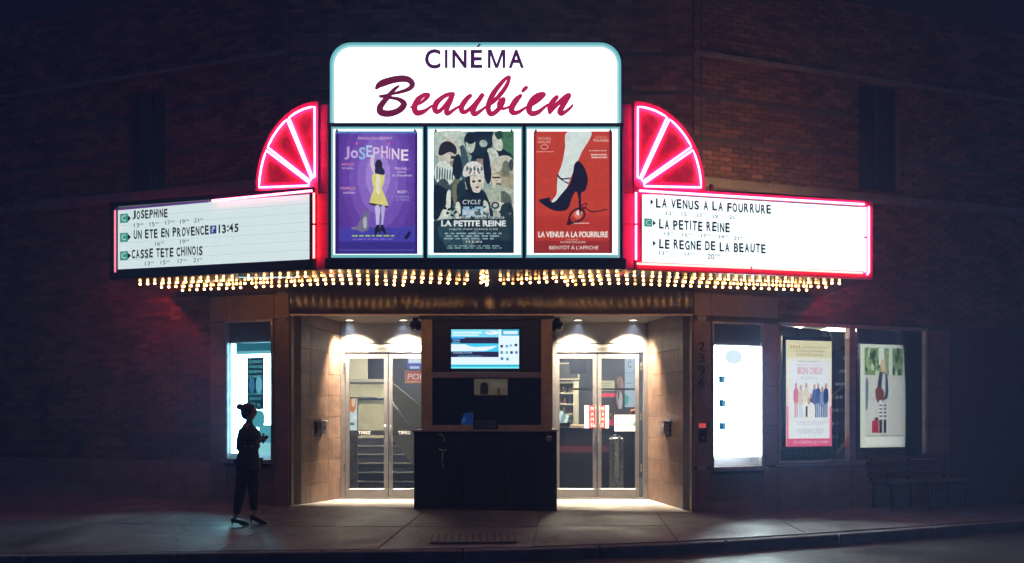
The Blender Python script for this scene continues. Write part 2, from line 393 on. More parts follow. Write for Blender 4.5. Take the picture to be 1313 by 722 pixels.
# ---------------------------------------------------------------- the building
B = thing('cinema_building', 'brown brick and stone cinema building with a deep lit entrance under its marquee', 'building')
FR = Frame(3.06, 0, TA)                             # right wing
FL = Frame(-3.06, 0, -TA)                           # left wing
FC = Frame(0, 0, 0)
WTOP = 9.6
SOF = 3.34                                         # height of the marquee soffit
def holder(fr, name):
    o = bpy.data.objects.new(name, None); COL.objects.link(o); o.parent = B; o.location = (fr.x, fr.y, 0); o.rotation_euler = (0,0,fr.rz); return o
def cells(u0, u1, z0, z1, us, zs, holes):
    U = sorted(set([u0, u1] + [u for u in us if u0 < u < u1] + [h[k] for h in holes for k in (0,1) if u0 < h[k] < u1]))
    Z = sorted(set([z0, z1] + [z for z in zs if z0 < z < z1] + [h[k] for h in holes for k in (2,3) if z0 < h[k] < z1]))
    for a, b in zip(U, U[1:]):
        for c, d in zip(Z, Z[1:]):
            mu, mz = (a+b)/2, (c+d)/2
            if any(h[0] < mu < h[1] and h[2] < mz < h[3] for h in holes): continue
            yield a, b, c, d
def backing(fr, parent, u0, u1, z0, z1, holes, m=MORTAR, y0=.012, y1=.32, name='backing'):
    mb = MB()
    for a, b, c, d in cells(u0, u1, z0, z1, [], [], holes): mb.box(a, b, y0, y1, c, d)
    return mb.build(name, m, parent)

# opening sizes measured on the wing planes
winR = FR.rect(997, 413, 1188, 592)                # shop window
caseR = FR.rect(911, 412, 977, 600)
caseL = FL.rect(291, 412, 352, 592)
upR = FR.rect(1101, 100, 1155, 247)                # tall upper window
upL = FL.rect(163, 118, 212, 246)
stoneR_end = FR.uv(1216, 500)[0]; stoneL_end = FL.uv(270, 500)[0]
zStoneTopR = 2.98

brick_src = []
def brick_wall(fr, parent, u0, u1, z0, z1, holes, pick):
    bl, bh, j = .215, .062, .010
    shared = MB().box(0, bl, -.012, .03, 0, bh)
    me = shared.mesh('brick', BRICK)
    rest = MB(); row = 0; z = z0 + j
    while z + bh <= z1:
        if any(abs((z+bh/2) - b) < .036 for b in BANDS): z += bh + j; row += 1; continue
        u = u0 + (0 if row % 2 else -(bl+j)/2)
        while u < u1:
            a, b = max(u, u0), min(u+bl, u1)
            for h in holes:                       # cut at the openings
                if h[2]-.01 < z+bh/2 < h[3]+.01:
                    if a < h[1] < b: a = h[1]
                    if a < h[0] < b: b = h[0]
                    if h[0] <= a and b <= h[1]: b = a
            if b - a > .03:
                if b - a > bl - .001 and pick(fr, a, z) and len(brick_src) < 299:
                    brick_src.append(1)
                    o = link('brick', me, parent, (a, random.uniform(-.002, .003), z))
                else:
                    p = random.uniform(-.002, .003); rest.box(a, b, -.012+p, .03, z, z+bh)
            u += bl + j
        z += bh + j; row += 1
    rest.build('bricks', BRICK, parent, fix=False, kind='stuff')
BANDS = [6.35, 5.68, 6.96]

# --- right wing
WR = MB()
wr = backing(FR, B, 0, 9.5, -.3, WTOP, [(winR[0], winR[1], winR[2], winR[3]), upR, caseR], name='brick_wall')
wr.location = (FR.x, FR.y, 0); wr.rotation_euler = (0,0,TA)
def pickR(fr, a, z):
    wx, wy = fr.world(a + .1); D = wy - CY; px = HX + (wx-CX)/D*F; py = HY - (z-CZ)/D*F
    return (1118 < px < 1215 and 262 < py < 395) or (985 < px < 1101 and 150 < py < 238)
brick_wall(FR, wr, 0, 9.4, zStoneTopR, 8.2, [upR], pickR)
wl = backing(FL, B, -9.5, 0, -.3, WTOP, [caseL, upL], name='brick_wall')
wl.location = (FL.x, FL.y, 0); wl.rotation_euler = (0,0,-TA)
brick_wall(FL, wl, -9.4, stoneL_end, .75, 8.2, [upL], lambda *a: False)
brick_wall(FL, wl, stoneL_end, 0, SOF+.05, 8.2, [], lambda *a: False)
wc = bx('brick_wall', MORTAR, B, -3.2, 3.2, .02, .32, SOF+.05, WTOP)
brick_wall(FC, wc, -3.05, 3.05, SOF+.1, 7.8, [], lambda *a: False)
# stone cladding, slab by slab
def cladding(fr, parent, u0, u1, z0, z1, us, zs, holes, m, name='stone_slab', g=.005, th=.018):
    for a, b, c, d in cells(u0, u1, z0, z1, us, zs, holes):
        if b-a < .03 or d-c < .03: continue
        o = MB().box(a+g, b-g, -th+random.uniform(-.0015,.0015), .012, c+g, d-g).build(name, m, parent)
        if (b-a) > .1 and (d-c) > .1: bevelled(o, .003)
usR = [FR.uv(x, 500)[0] for x in (911, 944, 977, 997, 1045, 1092, 1140, 1188)]
zsR = [zt(y, 12.8) for y in (641, 600, 546, 495, 452, 412, 395)]
cladding(FR, wr, 0, stoneR_end, -.12, zStoneTopR-.02, [usR[0], usR[2], usR[3], usR[5], usR[7], stoneR_end-.1], zsR,
         [(winR[0]-.0, winR[1], winR[2], winR[3]), (caseR[0], caseR[1], caseR[2], caseR[3])], STONE)
cladding(FR, wr, 0, FR.uv(997, 400)[0], zStoneTopR, SOF-.02, [usR[0]], [], [], STONE)
usL = [caseL[0], caseL[1], FL.uv(322, 500)[0]]
zsL = [zt(y, 12.8) for y in (640, 600, 546, 495, 452, 412, 378)]
cladding(FL, wl, stoneL_end, 0, -.05, SOF-.02, [caseL[0], caseL[1]], zsL, [caseL], STONE)
cladding(FL, wl, -9.4, stoneL_end, -.05, .75, [-8,-6.6,-5.2,-3.8,-2.4], [.35], [], STONE)
# ledges
for w_, a, b in ((wr, 0, 9.45), (wl, -9.45, 0)):
    L = b - a; n = 7
    for i in range(n):
        o = bx('ledge_stone', TRIMST, w_, a+L*i/n+.003, a+L*(i+1)/n-.003, -.09, .05, 4.93, 5.075, .008)
    for zc in (6.96,):
        for i in range(n): bx('ledge_stone', TRIMST, w_, a+L*i/n+.003, a+L*(i+1)/n-.003, -.05, .05, zc-.035, zc+.035, .006)
# upper windows
def window(parent, h, nm, cols, m=BRONZE, pane=GLASSD, y=.10, rows=1, fw=.05):
    a, b, c, d = h
    f = MB().box(a, b, y, y+.06, c, c+fw).box(a, b, y, y+.06, d-fw, d).box(a, a+fw, y, y+.06, c+fw, d-fw).box(b-fw, b, y, y+.06, c+fw, d-fw)
    o = f.build(nm, m, parent)
    for i in range(1, cols):
        xx = a + (b-a)*i/cols; bx('mullion', m, o, xx-fw/2, xx+fw/2, y+.001, y+.055, c+fw, d-fw)
    for j in range(1, rows):
        zz = c + (d-c)*j/rows; bx('glazing_bar', m, o, a+fw, b-fw, y+.003, y+.05, zz-fw/3, zz+fw/3)
    bx('pane', pane, o, a+fw*.8, b-fw*.8, y+.03, y+.034, c+fw*.8, d-fw*.8)
    return o
for w_, h in ((wr, upR), (wl, upL)):
    o = window(w_, h, 'upper_window', 2, rows=2, m=BLACKM)
    bx('room_behind', DARKIN, o, h[0]-.1, h[1]+.1, .34, .4, h[2]-.1, h[3]+.1)

# --- recess: tiled side walls
def recess_wall(x0, y0, x1, y1, nm):
    L = math.hypot(x1-x0, y1-y0); rz = math.atan2(y1-y0, x1-x0)
    o = MB().box(0, L, .012, .22, -.1, 3.36).build(nm, mat('light_grout', (.42,.33,.25), .8), B); o.location = (x0, y0, 0); o.rotation_euler = (0,0,rz)
    z = .0; row = 0
    while z < 3.3:
        z1 = min(z + .36, 3.34); cuts = [0, L*.36, L*.72, L] if row % 2 == 0 else [0, L*.36, L*.72, L]
        for a, b in zip(cuts, cuts[1:]):
            t = MB().box(a+.003, b-.003, -.01+random.uniform(-.001,.001), .012, max(z, .0)+.003, z1-.003).build('wall_tile', TILE, o); bevelled(t, .002)
        z = z1; row += 1
    return o
rwL = recess_wall(-3.05, .02, -2.69, 1.95, 'recess_wall')      # left: faces right
rwL.scale = (1, 1, 1)
rwR = recess_wall(2.69, 1.95, 3.05, .02, 'recess_wall')
# recess ceiling and header
bx('recess_ceiling', mat('recess_ceiling_paint', (.35,.32,.28), .6, var=.15), B, -3.02, 3.02, .014, 2.1, 3.09, 3.2)
for k in range(4): bx('header_panel', DGLOSS, B, -3.04+1.52*k+.002, -3.04+1.52*(k+1)-.002, -.05, .0, 3.0, SOF-.004)
bx('header_trim', BRONZE, B, -3.04, 3.04, -.06, .012, 2.975, 2.999)
for i in range(6):
    bx('soffit_board', SOFFIT, B, -3.04+i*1.014, -3.04+(i+1)*1.014-.008, .02, .93, SOF+.002, SOF+.05)
bx('door_wall', BLACKM, B, -1.02, 1.02, 1.9, 2.1, 0, 3.09)

# --- doors
DY = 1.95
def glass_door(x0, x1, hinge_left, label):
    d = MB(); st = .065
    z0, z1 = .03, 2.55
    y0, y1 = DY, DY+.05
    d.box(x0, x0+st, y0, y1, z0, z1).box(x1-st, x1, y0, y1, z0, z1).box(x0+st, x1-st, y0, y1, z0, z0+.15).box(x0+st, x1-st, y0, y1, z1-.09, z1)
    o = d.build('glass_door', ALU, B, label=label); bevelled(o, .003)
    bx('pane', GLASS, o, x0+st-.005, x1-st+.005, DY+.022, DY+.028, z0+.145, z1-.085)
    return o
doors = {}
doors['LL'] = glass_door(-2.60, -1.865, True, 'left leaf of the left pair of glass doors, stairs behind')
doors['LR'] = glass_door(-1.845, -1.11, False, 'right leaf of the left pair of glass doors, partly behind the booth')
doors['RL'] = glass_door(1.075, 1.79, True, 'left leaf of the right pair of glass doors')
doors['RR'] = glass_door(1.81, 2.53, False, 'right leaf of the right pair of glass doors with a white notice')
for s_, (a, b) in ((-1, (-2.68, -1.02)), (1, (1.02, 2.68))):
    f = MB().box(a, a+.07, DY-.03, DY+.09, 0, 3.08).box(b-.07, b, DY-.03, DY+.09, 0, 3.08).box(a+.07, b-.07, DY-.03, DY+.09, 2.565, 2.65)
    o = f.build('door_frame', ALU, B); bevelled(o, .003)
    bx('transom_panel', TRANS, o, a+.07, b-.07, DY, DY+.04, 2.65, 3.08)
    bx('transom_bar', ALU, o, a+.07, b-.07, DY-.02, DY, 2.72, 2.735)
    bx('threshold', ALUD, o, a+.03, b-.03, DY-.06, DY+.1, .004, .022)
for x, z in ((2.56, .55), (2.56, 2.32), (2.56, 1.45), (-2.61, .55), (-2.61, 2.32)):
    MB().tube([(x, DY-.045, z-.07), (x, DY-.045, z+.07)], .018, 8).build('hinge', STEEL, B)
def push_bar(door, x0, x1, z):
    MB().tube([(x0, DY-.05, z), (x1, DY-.05, z)], .016, 8).build('push_bar', STEEL, door, smooth=True)
    bx('bar_bracket', STEEL, door, x0-.02, x0+.03, DY-.065, DY-.001, z-.03, z+.03); bx('bar_bracket', STEEL, door, x1-.03, x1+.02, DY-.065, DY-.001, z-.03, z+.03)
# dark band with lettering on the left doors
for k, x0, x1, w_, tx in (('LL', -2.54, -1.92, 'TIREZ', .3), ('LR', -1.785, -1.17, 'TIREZ', .24)):
    z0, z1 = zt(558, 14.5), zt(552, 14.5)
    o = bx('door_band', BLACK, doors[k], x0, x1, DY+.012, DY+.02, z0, z1)
    mb = MB(); put_text(mb, w_, x0+tx-.14, x0+tx+.08, z0+.016, z1-.014, DY+.009); mb.build('lettering', WHITEP, doors[k], fix=False)
for k, x0, x1 in (('RL', 1.15, 1.72), ('RR', 1.88, 2.46)):
    z = zt(500, 14.55); bx('door_rail', ALU, doors[k], x0, x1, DY+.04, DY+.06, z, z+.03)
for k, xx in (('LR', -1.80), ('LL', -1.905), ('RL', 1.745), ('RR', 1.845)):
    MB().tube([(xx, DY-.02, 1.0), (xx, DY-.06, 1.02), (xx, DY-.06, 1.28), (xx, DY-.02, 1.3)], .011, 8).build('door_handle', STEEL, doors[k], smooth=True)

# --- lobby
LOB = Frame(0, 4.4, 0)
bx('lobby_floor', CARPET, B, -5.4, 9.4, 2.05, 6.9, -.12, -.002)
bx('lobby_ceiling', CREAM, B, -5.4, 9.4, 2.15, 6.9, 3.25, 3.35)
bx('lobby_back_wall', DARKIN, B, -5.4, 9.4, 6.7, 6.9, 0, 3.3)
bx('lobby_side_wall', OLIVE, B, -5.5, -5.3, 1.6, 6.9, 0, 3.3)
bx('lobby_side_wall', CREAM, B, 9.3, 9.5, 2.6, 6.9, 0, 3.3)
bx('lobby_end_wall', DARKIN, B, -5.4, -2.7, 2.15, 2.25, 0, 3.3)
for (x, y) in ((-3.0, 3.6), (-1.2, 5.4), (1.9, 3.2), (2.6, 5.3), (5.6, 4.6), (7.4, 4.6)):
    bx('lobby_lamp', SHELFL, B, x-.6, x+.6, y-.3, y+.3, 3.225, 3.249)
# stairs on the left
D0 = 16.3
st = thing('lobby_staircase', 'dark carpeted stair with pale nosings seen through the left glass doors', 'staircase', (0, D0+CY, 0))
sx0, sx1 = at(440, D0+.8), at(536, D0+.8)
for k in range(6):
    bx('step', CARPET, st, sx0-.3, sx1, .28*k, 2.4, .165*k, .165*(k+1)-.02)
    bx('step_nosing', STEPM, st, sx0-.3, sx1, .28*k-.02, .28*k+.03, .165*(k+1)-.02, .165*(k+1))
bx('landing_wall', OLIVE, st, at(420, 18.2), at(493, 18.2), 2.0, 2.1, .9, zt(490, 18.2))
bx('landing_cap', STEPM, st, at(420, 18.1), at(494, 18.1), 1.93, 2.14, zt(490, 18.2), zt(486, 18.2))
bx('upper_wall', CREAM, st, at(430, 18.6), at(471, 18.6), 2.3, 2.36, 1.5, 3.2)
MB().tube([(at(438, 18.1), 1.9, zt(511, 18.1)), (at(493, 18.1), 1.9, zt(511, 18.1))], .035, 8).build('handrail', BLACK, st, smooth=True)
ps = MB().prism([(at(498, 16.2), zt(486, 16.2)), (at(560, 16.2), zt(537, 16.2)), (at(575, 16.2), zt(537, 16.2)), (at(575, 16.2), zt(632, 16.2)), (at(560, 16.2), zt(632, 16.2)), (at(498, 16.2), zt(556, 16.2))], -.22, -.08)
ps.build('stair_parapet', CREAM, st)
MB().tube([(at(499, 16), -.36, zt(510, 16)), (at(526, 16), -.36, zt(547, 16)), (at(560, 16), -.36, zt(548, 16))], .028, 8).build('handrail', STEEL, st, smooth=True)
# signs hanging inside the left doors
Dp = 17.0
pz = thing('snack_sign', 'red sign lettered POP hanging inside behind the left glass doors', 'sign', (0, Dp+CY-.2, 0))
x0, x1, z0, z1 = at(519, Dp-.2), at(562, Dp-.2), zt(492, Dp-.2), zt(475, Dp-.2)
bx('sign_box', ALUD, pz, x0, x1, 0, .1, z0, z1)
ar = Art(x0+.015, x1-.015, z0+.015, z1-.015, 0, .9); ar.rect(0,0,1,1,(190,35,30)); ar.text('POPCORN', .06, .22, 1.4, .72, (255,250,235), slant=.12)
ar.rect(0, .86, 1, .95, (240,200,120)); ar.build('sign_face', pz)
sc_ = thing('menu_screen', 'blue and white menu screen above the red snack sign behind the left doors', 'screen', (0, Dp+CY-.2, 0))
x0, x1, z0, z1 = at(521, Dp-.2), at(562, Dp-.2), zt(474, Dp-.2), zt(449, Dp-.2)
bx('screen_case', BLACK, sc_, x0, x1, 0, .08, z0, z1)
ar = Art(x0+.01, x1-.01, z0+.01, z1-.01, 0, 1); ar.rect(0,0,1,1,(30,70,170)); ar.rect(.05,.3,.95,.68,(235,245,255)); ar.rect(0,.72,1,.8,(30,60,200)); ar.rect(.15,.05,.45,.24,(190,220,255))
ar.oval(.6,.14,.1,.1,(250,190,60)); ar.rect(.1,.84,.4,.98,(200,220,255)); ar.build('screen_face', sc_)
dp = thing('door_display', 'narrow lit display with an orange top standing inside the left door', 'display', (0, 3.4, 0))
x0, x1, z0, z1 = at(445.5, 16), at(458, 16), zt(554, 16), zt(511, 16)
bx('display_board', ALUD, dp, x0-.01, x1+.01, 0, .04, 0, z1+.01)
ar = Art(x0, x1, z0, z1, 0, 1); ar.rect(0,0,1,1,(225,235,235)); ar.oval(.5,.12,.42,.3,(240,140,50)); ar.oval(.62,.1,.18,.15,(250,225,200)); ar.rect(.55,.5,1,.62,(255,255,255)); ar.rect(.2,.72,.7,.8,(70,140,150)); ar.build('display_face', dp)

# snack counter behind the right doors
Dc = 16.6
ct = thing('snack_counter', 'dark snack counter with a tan top behind the right glass doors', 'counter', (0, Dc+CY, 0))
xa, xb = at(700, Dc), at(812, Dc)
bx('counter_front', DGLOSS, ct, xa, xb, 0, .08, 0, zt(549, Dc))
bx('counter_side', DGLOSS, ct, xb-.06, xb, .08, .8, 0, zt(549, Dc))
bx('counter_top', WOODT, ct, xa, at(768, Dc), -.06, .85, zt(549, Dc), zt(545, Dc), .006)
bx('counter_top', BLACK, ct, at(768, Dc)+.003, xb+.03, -.06, .85, zt(549, Dc), zt(546, Dc), .006)
bx('counter_stripe', mat('dull_red_laminate', (.15,.02,.02), .5), ct, xa, xb, -.004, 0, zt(580, Dc), zt(572, Dc))
Ds = 18.4
sh = thing('shelf_unit', 'cream shelf unit with small goods behind the snack counter', 'shelf', (0, Ds+CY, 0))
x0, x1, z0, z1 = at(714, Ds), at(742, Ds), zt(545, Ds), zt(489, Ds)
f = MB().box(x0, x0+.05, 0, .35, z0, z1).box(x1-.12, x1, 0, .35, z0, z1).box(x0, x1, .33, .35, z0, z1)
f.build('shelf_frame', CREAM, sh)
for y_ in (489, 503, 517, 530): bx('shelf_board', CREAM, sh, x0+.05, x1-.12, .0, .33, zt(y_, Ds)-.04, zt(y_, Ds))
JARL = ['tan jar on the top cream shelf behind the counter', 'brown jar on the top cream shelf behind the counter', 'pale jar on the top cream shelf behind the counter', 'rust red jar on the middle cream shelf', 'dark violet jar on the middle cream shelf', 'yellow jar on the lowest cream shelf', 'dark red jar on the lowest cream shelf']
for k, (u, zz, c) in enumerate(((.1,503,(170,120,80)), (.2,503,(90,60,50)), (.3,503,(200,190,150)), (.12,517,(120,40,30)), (.24,517,(60,50,60)), (.1,530,(200,180,90)), (.26,530,(90,30,30)))):
    g_ = MB().lathe((x0+.05+u, .12, zt(zz, Ds)), [(.035,.001),(.04,.03),(.04,.09),(.02,.11),(.018,.13)], 8).build('jar_of_sweets', paint(c), None, smooth=True)
    g_.location = (0, Ds+CY, 0); g_['label'] = JARL[k]; g_['category'] = 'jar'; g_['group'] = 'goods on the cream shelves'
def flat_thing(name, label, cat, D, box, base, draw, bl=.8, th=.03, case=BLACK, fy=0):
    t = thing(name, label, cat, (0, D+CY, 0)); x0, x1, z0, z1 = at(box[0], D), at(box[2], D), zt(box[3], D), zt(box[1], D)
    bx('back_board', case, t, x0, x1, 0, th, z0, z1)
    a = Art(x0+base, x1-base, z0+base, z1-base, 0, bl); draw(a); a.build('printed_face', t); return t
def d1(a): a.rect(0,0,1,1,(40,36,40)); a.rect(.06,.05,.94,.95,(70,62,60)); a.rect(.2,.3,.5,.5,(110,100,90))
flat_thing('wall_picture', 'grey framed picture high behind the snack counter', 'picture', 18.3, (715,465,743,487), .03, d1, .35, case=CREAM)
t = thing('monitor', 'black hanging monitor seen from behind through the right glass door', 'monitor', (0, 16.9+CY, 0))
x0, x1, z0, z1 = at(729, 16.9), at(751, 16.9), zt(479, 16.9), zt(458, 16.9)
mm = MB().prism([(x0, z1), (x1, z1+.03), (x1+.02, z0), (x0+.04, z0-.02)], 0, .09).build('monitor_case', BLACK, t)
MB().tube([((x0+x1)/2, .05, z1-.1), ((x0+x1)/2, .05, 3.25)], .025, 8).build('monitor_pole', BLACK, t)
def d2(a): a.rect(0,0,1,1,(40,100,200)); a.rect(.1,.05,.9,.4,(30,70,170)); a.rect(.2,.6,.8,.8,(110,170,230))
flat_thing('blue_poster', 'narrow blue poster at the booth edge behind the right glass door', 'poster', 17.4, (704,465,713.5,498), 0, d2, .8)
def d3(a):
    a.rect(0,0,1,1,(200,222,240)); a.text('C', .25,.14,.5,.27,(30,60,140)); a.rect(0,.36,1,.375,(150,180,210)); a.poly([(0,.75),(.35,.82),(.2,.95),(0,.98)],(70,190,170)); a.rect(.1,.55,.6,.57,(150,180,210))
flat_thing('banner', 'pale blue vertical banner behind the right leaf of the right doors', 'banner', 16.0, (801,453,818,522), 0, d3, .85)
def d4(a):
    a.rect(0,0,1,1,(60,40,50)); a.smooth([(.2,.1),(.7,.05),(.9,.3),(.6,.5),(.8,.8),(.4,.95),(.1,.6),(.3,.35)],(215,190,195)); a.oval(.5,.3,.22,.3,(190,120,110)); a.oval(.6,.7,.2,.25,(240,230,230)); a.oval(.35,.55,.1,.12,(40,25,35))
flat_thing('poster', 'pink and white poster leaning beside the pale blue banner', 'poster', 16.1, (789,482,800.5,527), 0, d4, .7)
def d5(a): a.rect(0,0,1,1,(225,210,160)); a.lines(.1,.15,.9,.9,3,(170,150,100),seed=4)
flat_thing('menu_board', 'cream lit menu board behind the meeting door leaves', 'menu board', 18.2, (766,488,788,501), 0, d5, .9)
t = thing('popcorn_machine', 'small glass popcorn machine with brass posts on the snack counter', 'popcorn machine', (at(778, 16.9), 16.9+CY, zt(546, Dc)))
bx('machine_base', REDD, t, -.16, .16, .0, .3, 0, .12); bx('machine_top', REDD, t, -.17, .17, -.01, .31, .58, .66)
for a in (-.15, .15):
    for b in (.01, .29): MB().tube([(a, b, .12), (a, b, .58)], .012, 6).build('brass_post', mat('brass', (.6,.4,.15), .3, 1), t)
bx('glass_side', GLASS, t, -.145, .145, .005, .009, .12, .58)
mb = MB()
for k in range(90): mb.ball((random.uniform(-.12,.12), random.uniform(.04,.26), .13+random.random()*.12), .02, n=5, m=3)
mb.build('popcorn', mat('popcorn', (.7,.6,.35), .8), t, kind='stuff')
t = thing('leaflet_rack', 'rack of coloured leaflets on the counter beside the booth', 'leaflet rack', (at(719, 16.4), 16.4+CY, zt(546, Dc)+.002))
bx('rack', BLACK, t, -.18, .2, .1, .2, 0, .06)
for k, c in enumerate(((60,150,140), (190,215,225), (120,160,190), (200,225,220), (70,90,110))):
    o = bx('leaflet', paint(c), t, -.16+.065*k, -.09+.065*k, .08+.012*k, .084+.012*k, .02, .32-.02*k); o.rotation_euler = (R(-8), R(18), 0)
t = thing('waste_bin', 'tall stainless steel waste bin behind the right door leaf', 'bin', (at(790, 15.6), 15.6+CY, 0))
MB().lathe((0,0,0), [(.13,0),(.135,.02),(.135,.98),(.14,1.0),(.14,1.03),(.10,1.06)], 20).build('bin_body', STEEL, t, smooth=True)
MB().lathe((0,0,0), [(.09,1.06),(.085,1.09),(.02,1.10)], 16).build('bin_lid', BLACK, t, smooth=True)

# ticker stickers where the right leaves meet, and the white notice on the right leaf
for k, (x0p, x1p, r0, r1, side) in enumerate(((749.5, 764, .38, .98, 'left'), (769, 780.5, .05, .62, 'right'))):
    o = thing('door_notice', 'white notice with a red strip on the %s side where the right doors meet' % side, 'notice', (0, DY-.004, 0), group='red and white door notices')
    x0, x1, z0, z1 = at(x0p, 14.55), at(x1p, 14.55), zt(549, 14.55), zt(520, 14.55)
    bx('notice_sheet', WHITEP, o, x0, x1, -.004 if k == 0 else -.004, 0, z0, z1)
    a = Art(x0, x1, z0, z1, -.004, 0); a.rect(r0, 0, r1, 1, (190,35,40)); mid = (r0+r1)/2
    for q in range(4): a.text('M A N'[q%2*2] if q < 3 else 'E', mid-.13, .06+q*.24, mid+.13, .22+q*.24, (240,215,205))
    a.build('notice_print', o)
o = thing('door_sign', 'white printed sign low on the glass of the right door leaf', 'sign', (0, DY+.015, 0))
x0, x1, z0, z1 = at(788, 14.55), at(819, 14.55), zt(553, 14.55), zt(532, 14.55)
bx('sign_card', WHITEP, o, x0, x1, -.004, 0, z0, z1)
a = Art(x0, x1, z0, z1, -.004, 0); a.text('Bonsoir', .12, .4, .72, .78, (40,50,90), slant=.1); a.oval(.86,.55,.1,.13,(60,150,90)); a.rect(.1,.1,.9,.14,(170,170,170)); a.build('sign_print', o)
o = bx('orange_pumpkin', paint((220,110,30)), None, at(809,16.2), at(817,16.2), 3.5, 3.6, zt(530,16.2), zt(524,16.2), .02)
bpy.data.objects.remove(o)
o = MB().ball((at(812, 16.2), 3.58, zt(528.5, 16.2)), .065, 1.15, 1, .8, 10, 6)
for k in range(3): o.ball((at(812, 16.2)-.03+.03*k, 3.55, zt(528, 16.2)), .05, .8, 1, 1, 8, 5)
o = o.build('orange_pumpkin', paint((230,120,35)), None, smooth=True)
o['label'] = 'small orange pumpkin above the white sign behind the right door'; o['category'] = 'pumpkin'
t = thing('pedestal', 'dark pedestal behind the white door sign carrying the orange pumpkin', 'pedestal', (at(803, 16.2), 3.6, 0))
bx('pedestal_column', BLACKM, t, -.2, .2, -.1, .2, 0, zt(534, 16.2)); bx('pedestal_top', BLACK, t, -.24, .24, -.14, .24, zt(534, 16.2), zt(532, 16.2)-.012)

# ---------------------------------------------------------------- ticket booth
t = booth = thing('ticket_booth', 'dark ticket booth with a tan framed upper window between the door pairs', 'ticket booth', (0, 0, .0))
zb = .05
xa, xb = at(531, 12.5), at(714, 12.5)
zc = zt(551, 12.5)
bx('base', BLACKM, t, xa, xb, -.12, 1.3, -.02, zc-.03)
for a, b in ((xa, xa+(xb-xa)/3), (xa+(xb-xa)/3, xa+2*(xb-xa)/3), (xa+2*(xb-xa)/3, xb)):
    bx('base_panel', BLACK, t, a+.02, b-.02, -.135, -.1205, .09, zc-.07, .005)
hp = lambda x, y: (at(x, 12.45), -.16, zt(y, 12.45))
MB().tube([hp(561,558), hp(565,556), hp(570,562), hp(569,567)], .012, 8).tube([hp(563,575), hp(568,578), hp(573,576)], .010, 8).tube([hp(568,580), hp(567,592), hp(569,602)], .009, 8).build('chrome_handle', STEEL, t, smooth=True)  # bright tubes standing in for curved reflections on the base
bx('kick_plate', BLACKM, t, xa+.01, xb-.01, -.125, -.1203, .0, .07)
bx('counter_ledge', BRONZE, t, xa-.02, xb+.02, -.17, 1.32, zc-.03, zc, .006)
D1_ = 12.7; yf = D1_+CY
ua, ub = at(540, D1_), at(708, D1_); zt_ = zt(405, D1_); zm0, zm1 = zt(484.5, D1_), zt(477, D1_); zs = zt(545, D1_)
pw = at(554, D1_) - ua
bx('post', WOODT, t, ua, ua+pw, yf, yf+.12, zc, zt_-.05, .004); bx('post', WOODT, t, ub-pw, ub, yf, yf+.12, zc, zt_-.05, .004)
bx('top_rail', WOODT, t, ua-.03, ub+.03, yf-.02, yf+.14, zt_-.05, zt_, .004)
bx('middle_rail', BRONZE, t, ua+pw, ub-pw, yf+.01, yf+.1, zm0, zm1, .003)
bx('bottom_rail', WOODT, t, ua+pw, ub-pw, yf+.01, yf+.1, zc, zs, .003)
bx('upper_panel', BLACKM, t, ua+pw, ub-pw, yf+.06, yf+.09, zm1, zt_-.05)
bx('side_wall', BLACKM, t, ua, ua+.05, yf+.12, 1.3, zc, zt_-.05); bx('side_wall', BLACKM, t, ub-.05, ub, yf+.12, 1.3, zc, zt_-.05)
bx('roof_panel', BLACKM, t, ua, ub, yf+.14, 1.3, zt_-.05, zt_-.01)
bx('back_wall', BLACKM, t, ua+.05, ub-.05, 1.28, 1.3, zc, zt(508, 14)); 
bx('back_wall', BLACKM, t, ua+.05, at(608, 13.9), 1.28, 1.3, zt(508, 14)+.001, zt_-.05); bx('back_wall', BLACKM, t, at(651, 13.9), ub-.05, 1.28, 1.3, zt(508, 14)+.001, zt_-.05)
bx('back_wall', BLACKM, t, at(608, 13.9), at(651, 13.9), 1.281, 1.3, zt(486, 13.9), zt_-.05)
bx('window_pane', GLASSD, t, ua+pw, ub-pw, yf+.05, yf+.055, zs, zm0)
# bright opening in the booth's back seen as a small lit window
hx0, hx1, hz0, hz1 = at(608, 13.88), at(651, 13.88), zt(508, 13.88), zt(486, 13.88)
a = Art(hx0, hx1, hz0, hz1, 1.275, .55); a.rect(0,0,1,1,(215,190,150)); a.rect(.18,.35,.42,.9,(70,55,50)); a.oval(.30,.3,.1,.1,(60,45,40)); a.rect(.5,.15,.95,.5,(240,220,180)); a.rect(0,.92,1,1,(90,70,55)); a.rect(.7,.55,.76,.9,(120,95,70))
a.build('lit_rear_window', t)
# things in the booth
q = thing('card_terminal', 'blue lit card terminal inside the ticket booth window', 'terminal', (at(597, 12.95), 12.95+CY, zs-.03))
sc1 = MB().prism([(-.12, 0), (.13, 0), (.17, .24), (-.05, .24)], .05, .13).build('terminal_case', BLACK, q)
a = Art(-.1, .13, .02, .22, .05, .8); a.poly([(.05,1),(.92,1),(1.1,.05),(.3,.05)],(45,95,190)); a.poly([(.1,.75),(.35,.75),(.45,.4),(.3,.4)],(90,160,230)); a.poly([(.42,.02),(.95,.02),(.97,-.1),(.5,-.1)],(40,190,150)); a.build('terminal_screen', q)
q = thing('till_display', 'small dark display stand on the booth counter beside the terminal', 'display', (at(622, 12.95), 12.95+CY, zs-.03))
bx('stand', BLACK, q, -.03, .03, .05, .1, 0, .14); bx('display_panel', mat('till_grey', (.06,.06,.065), .4), q, -.18, .18, .03, .1, .14, .36, .005)
for i in range(4): bx('display_row', mat('till_row', (.10,.085,.08), .4), q, -.16, .16, .024, .0295, .17+.045*i, .2+.045*i)
q = thing('paper_slot', 'black speaking grille box on the booth sill', 'box', (at(623, 12.7), 12.62+CY, zc+.002))
bx('grille_box', BLACK, q, -.19, .19, -.05, .02, 0, .17, .006)
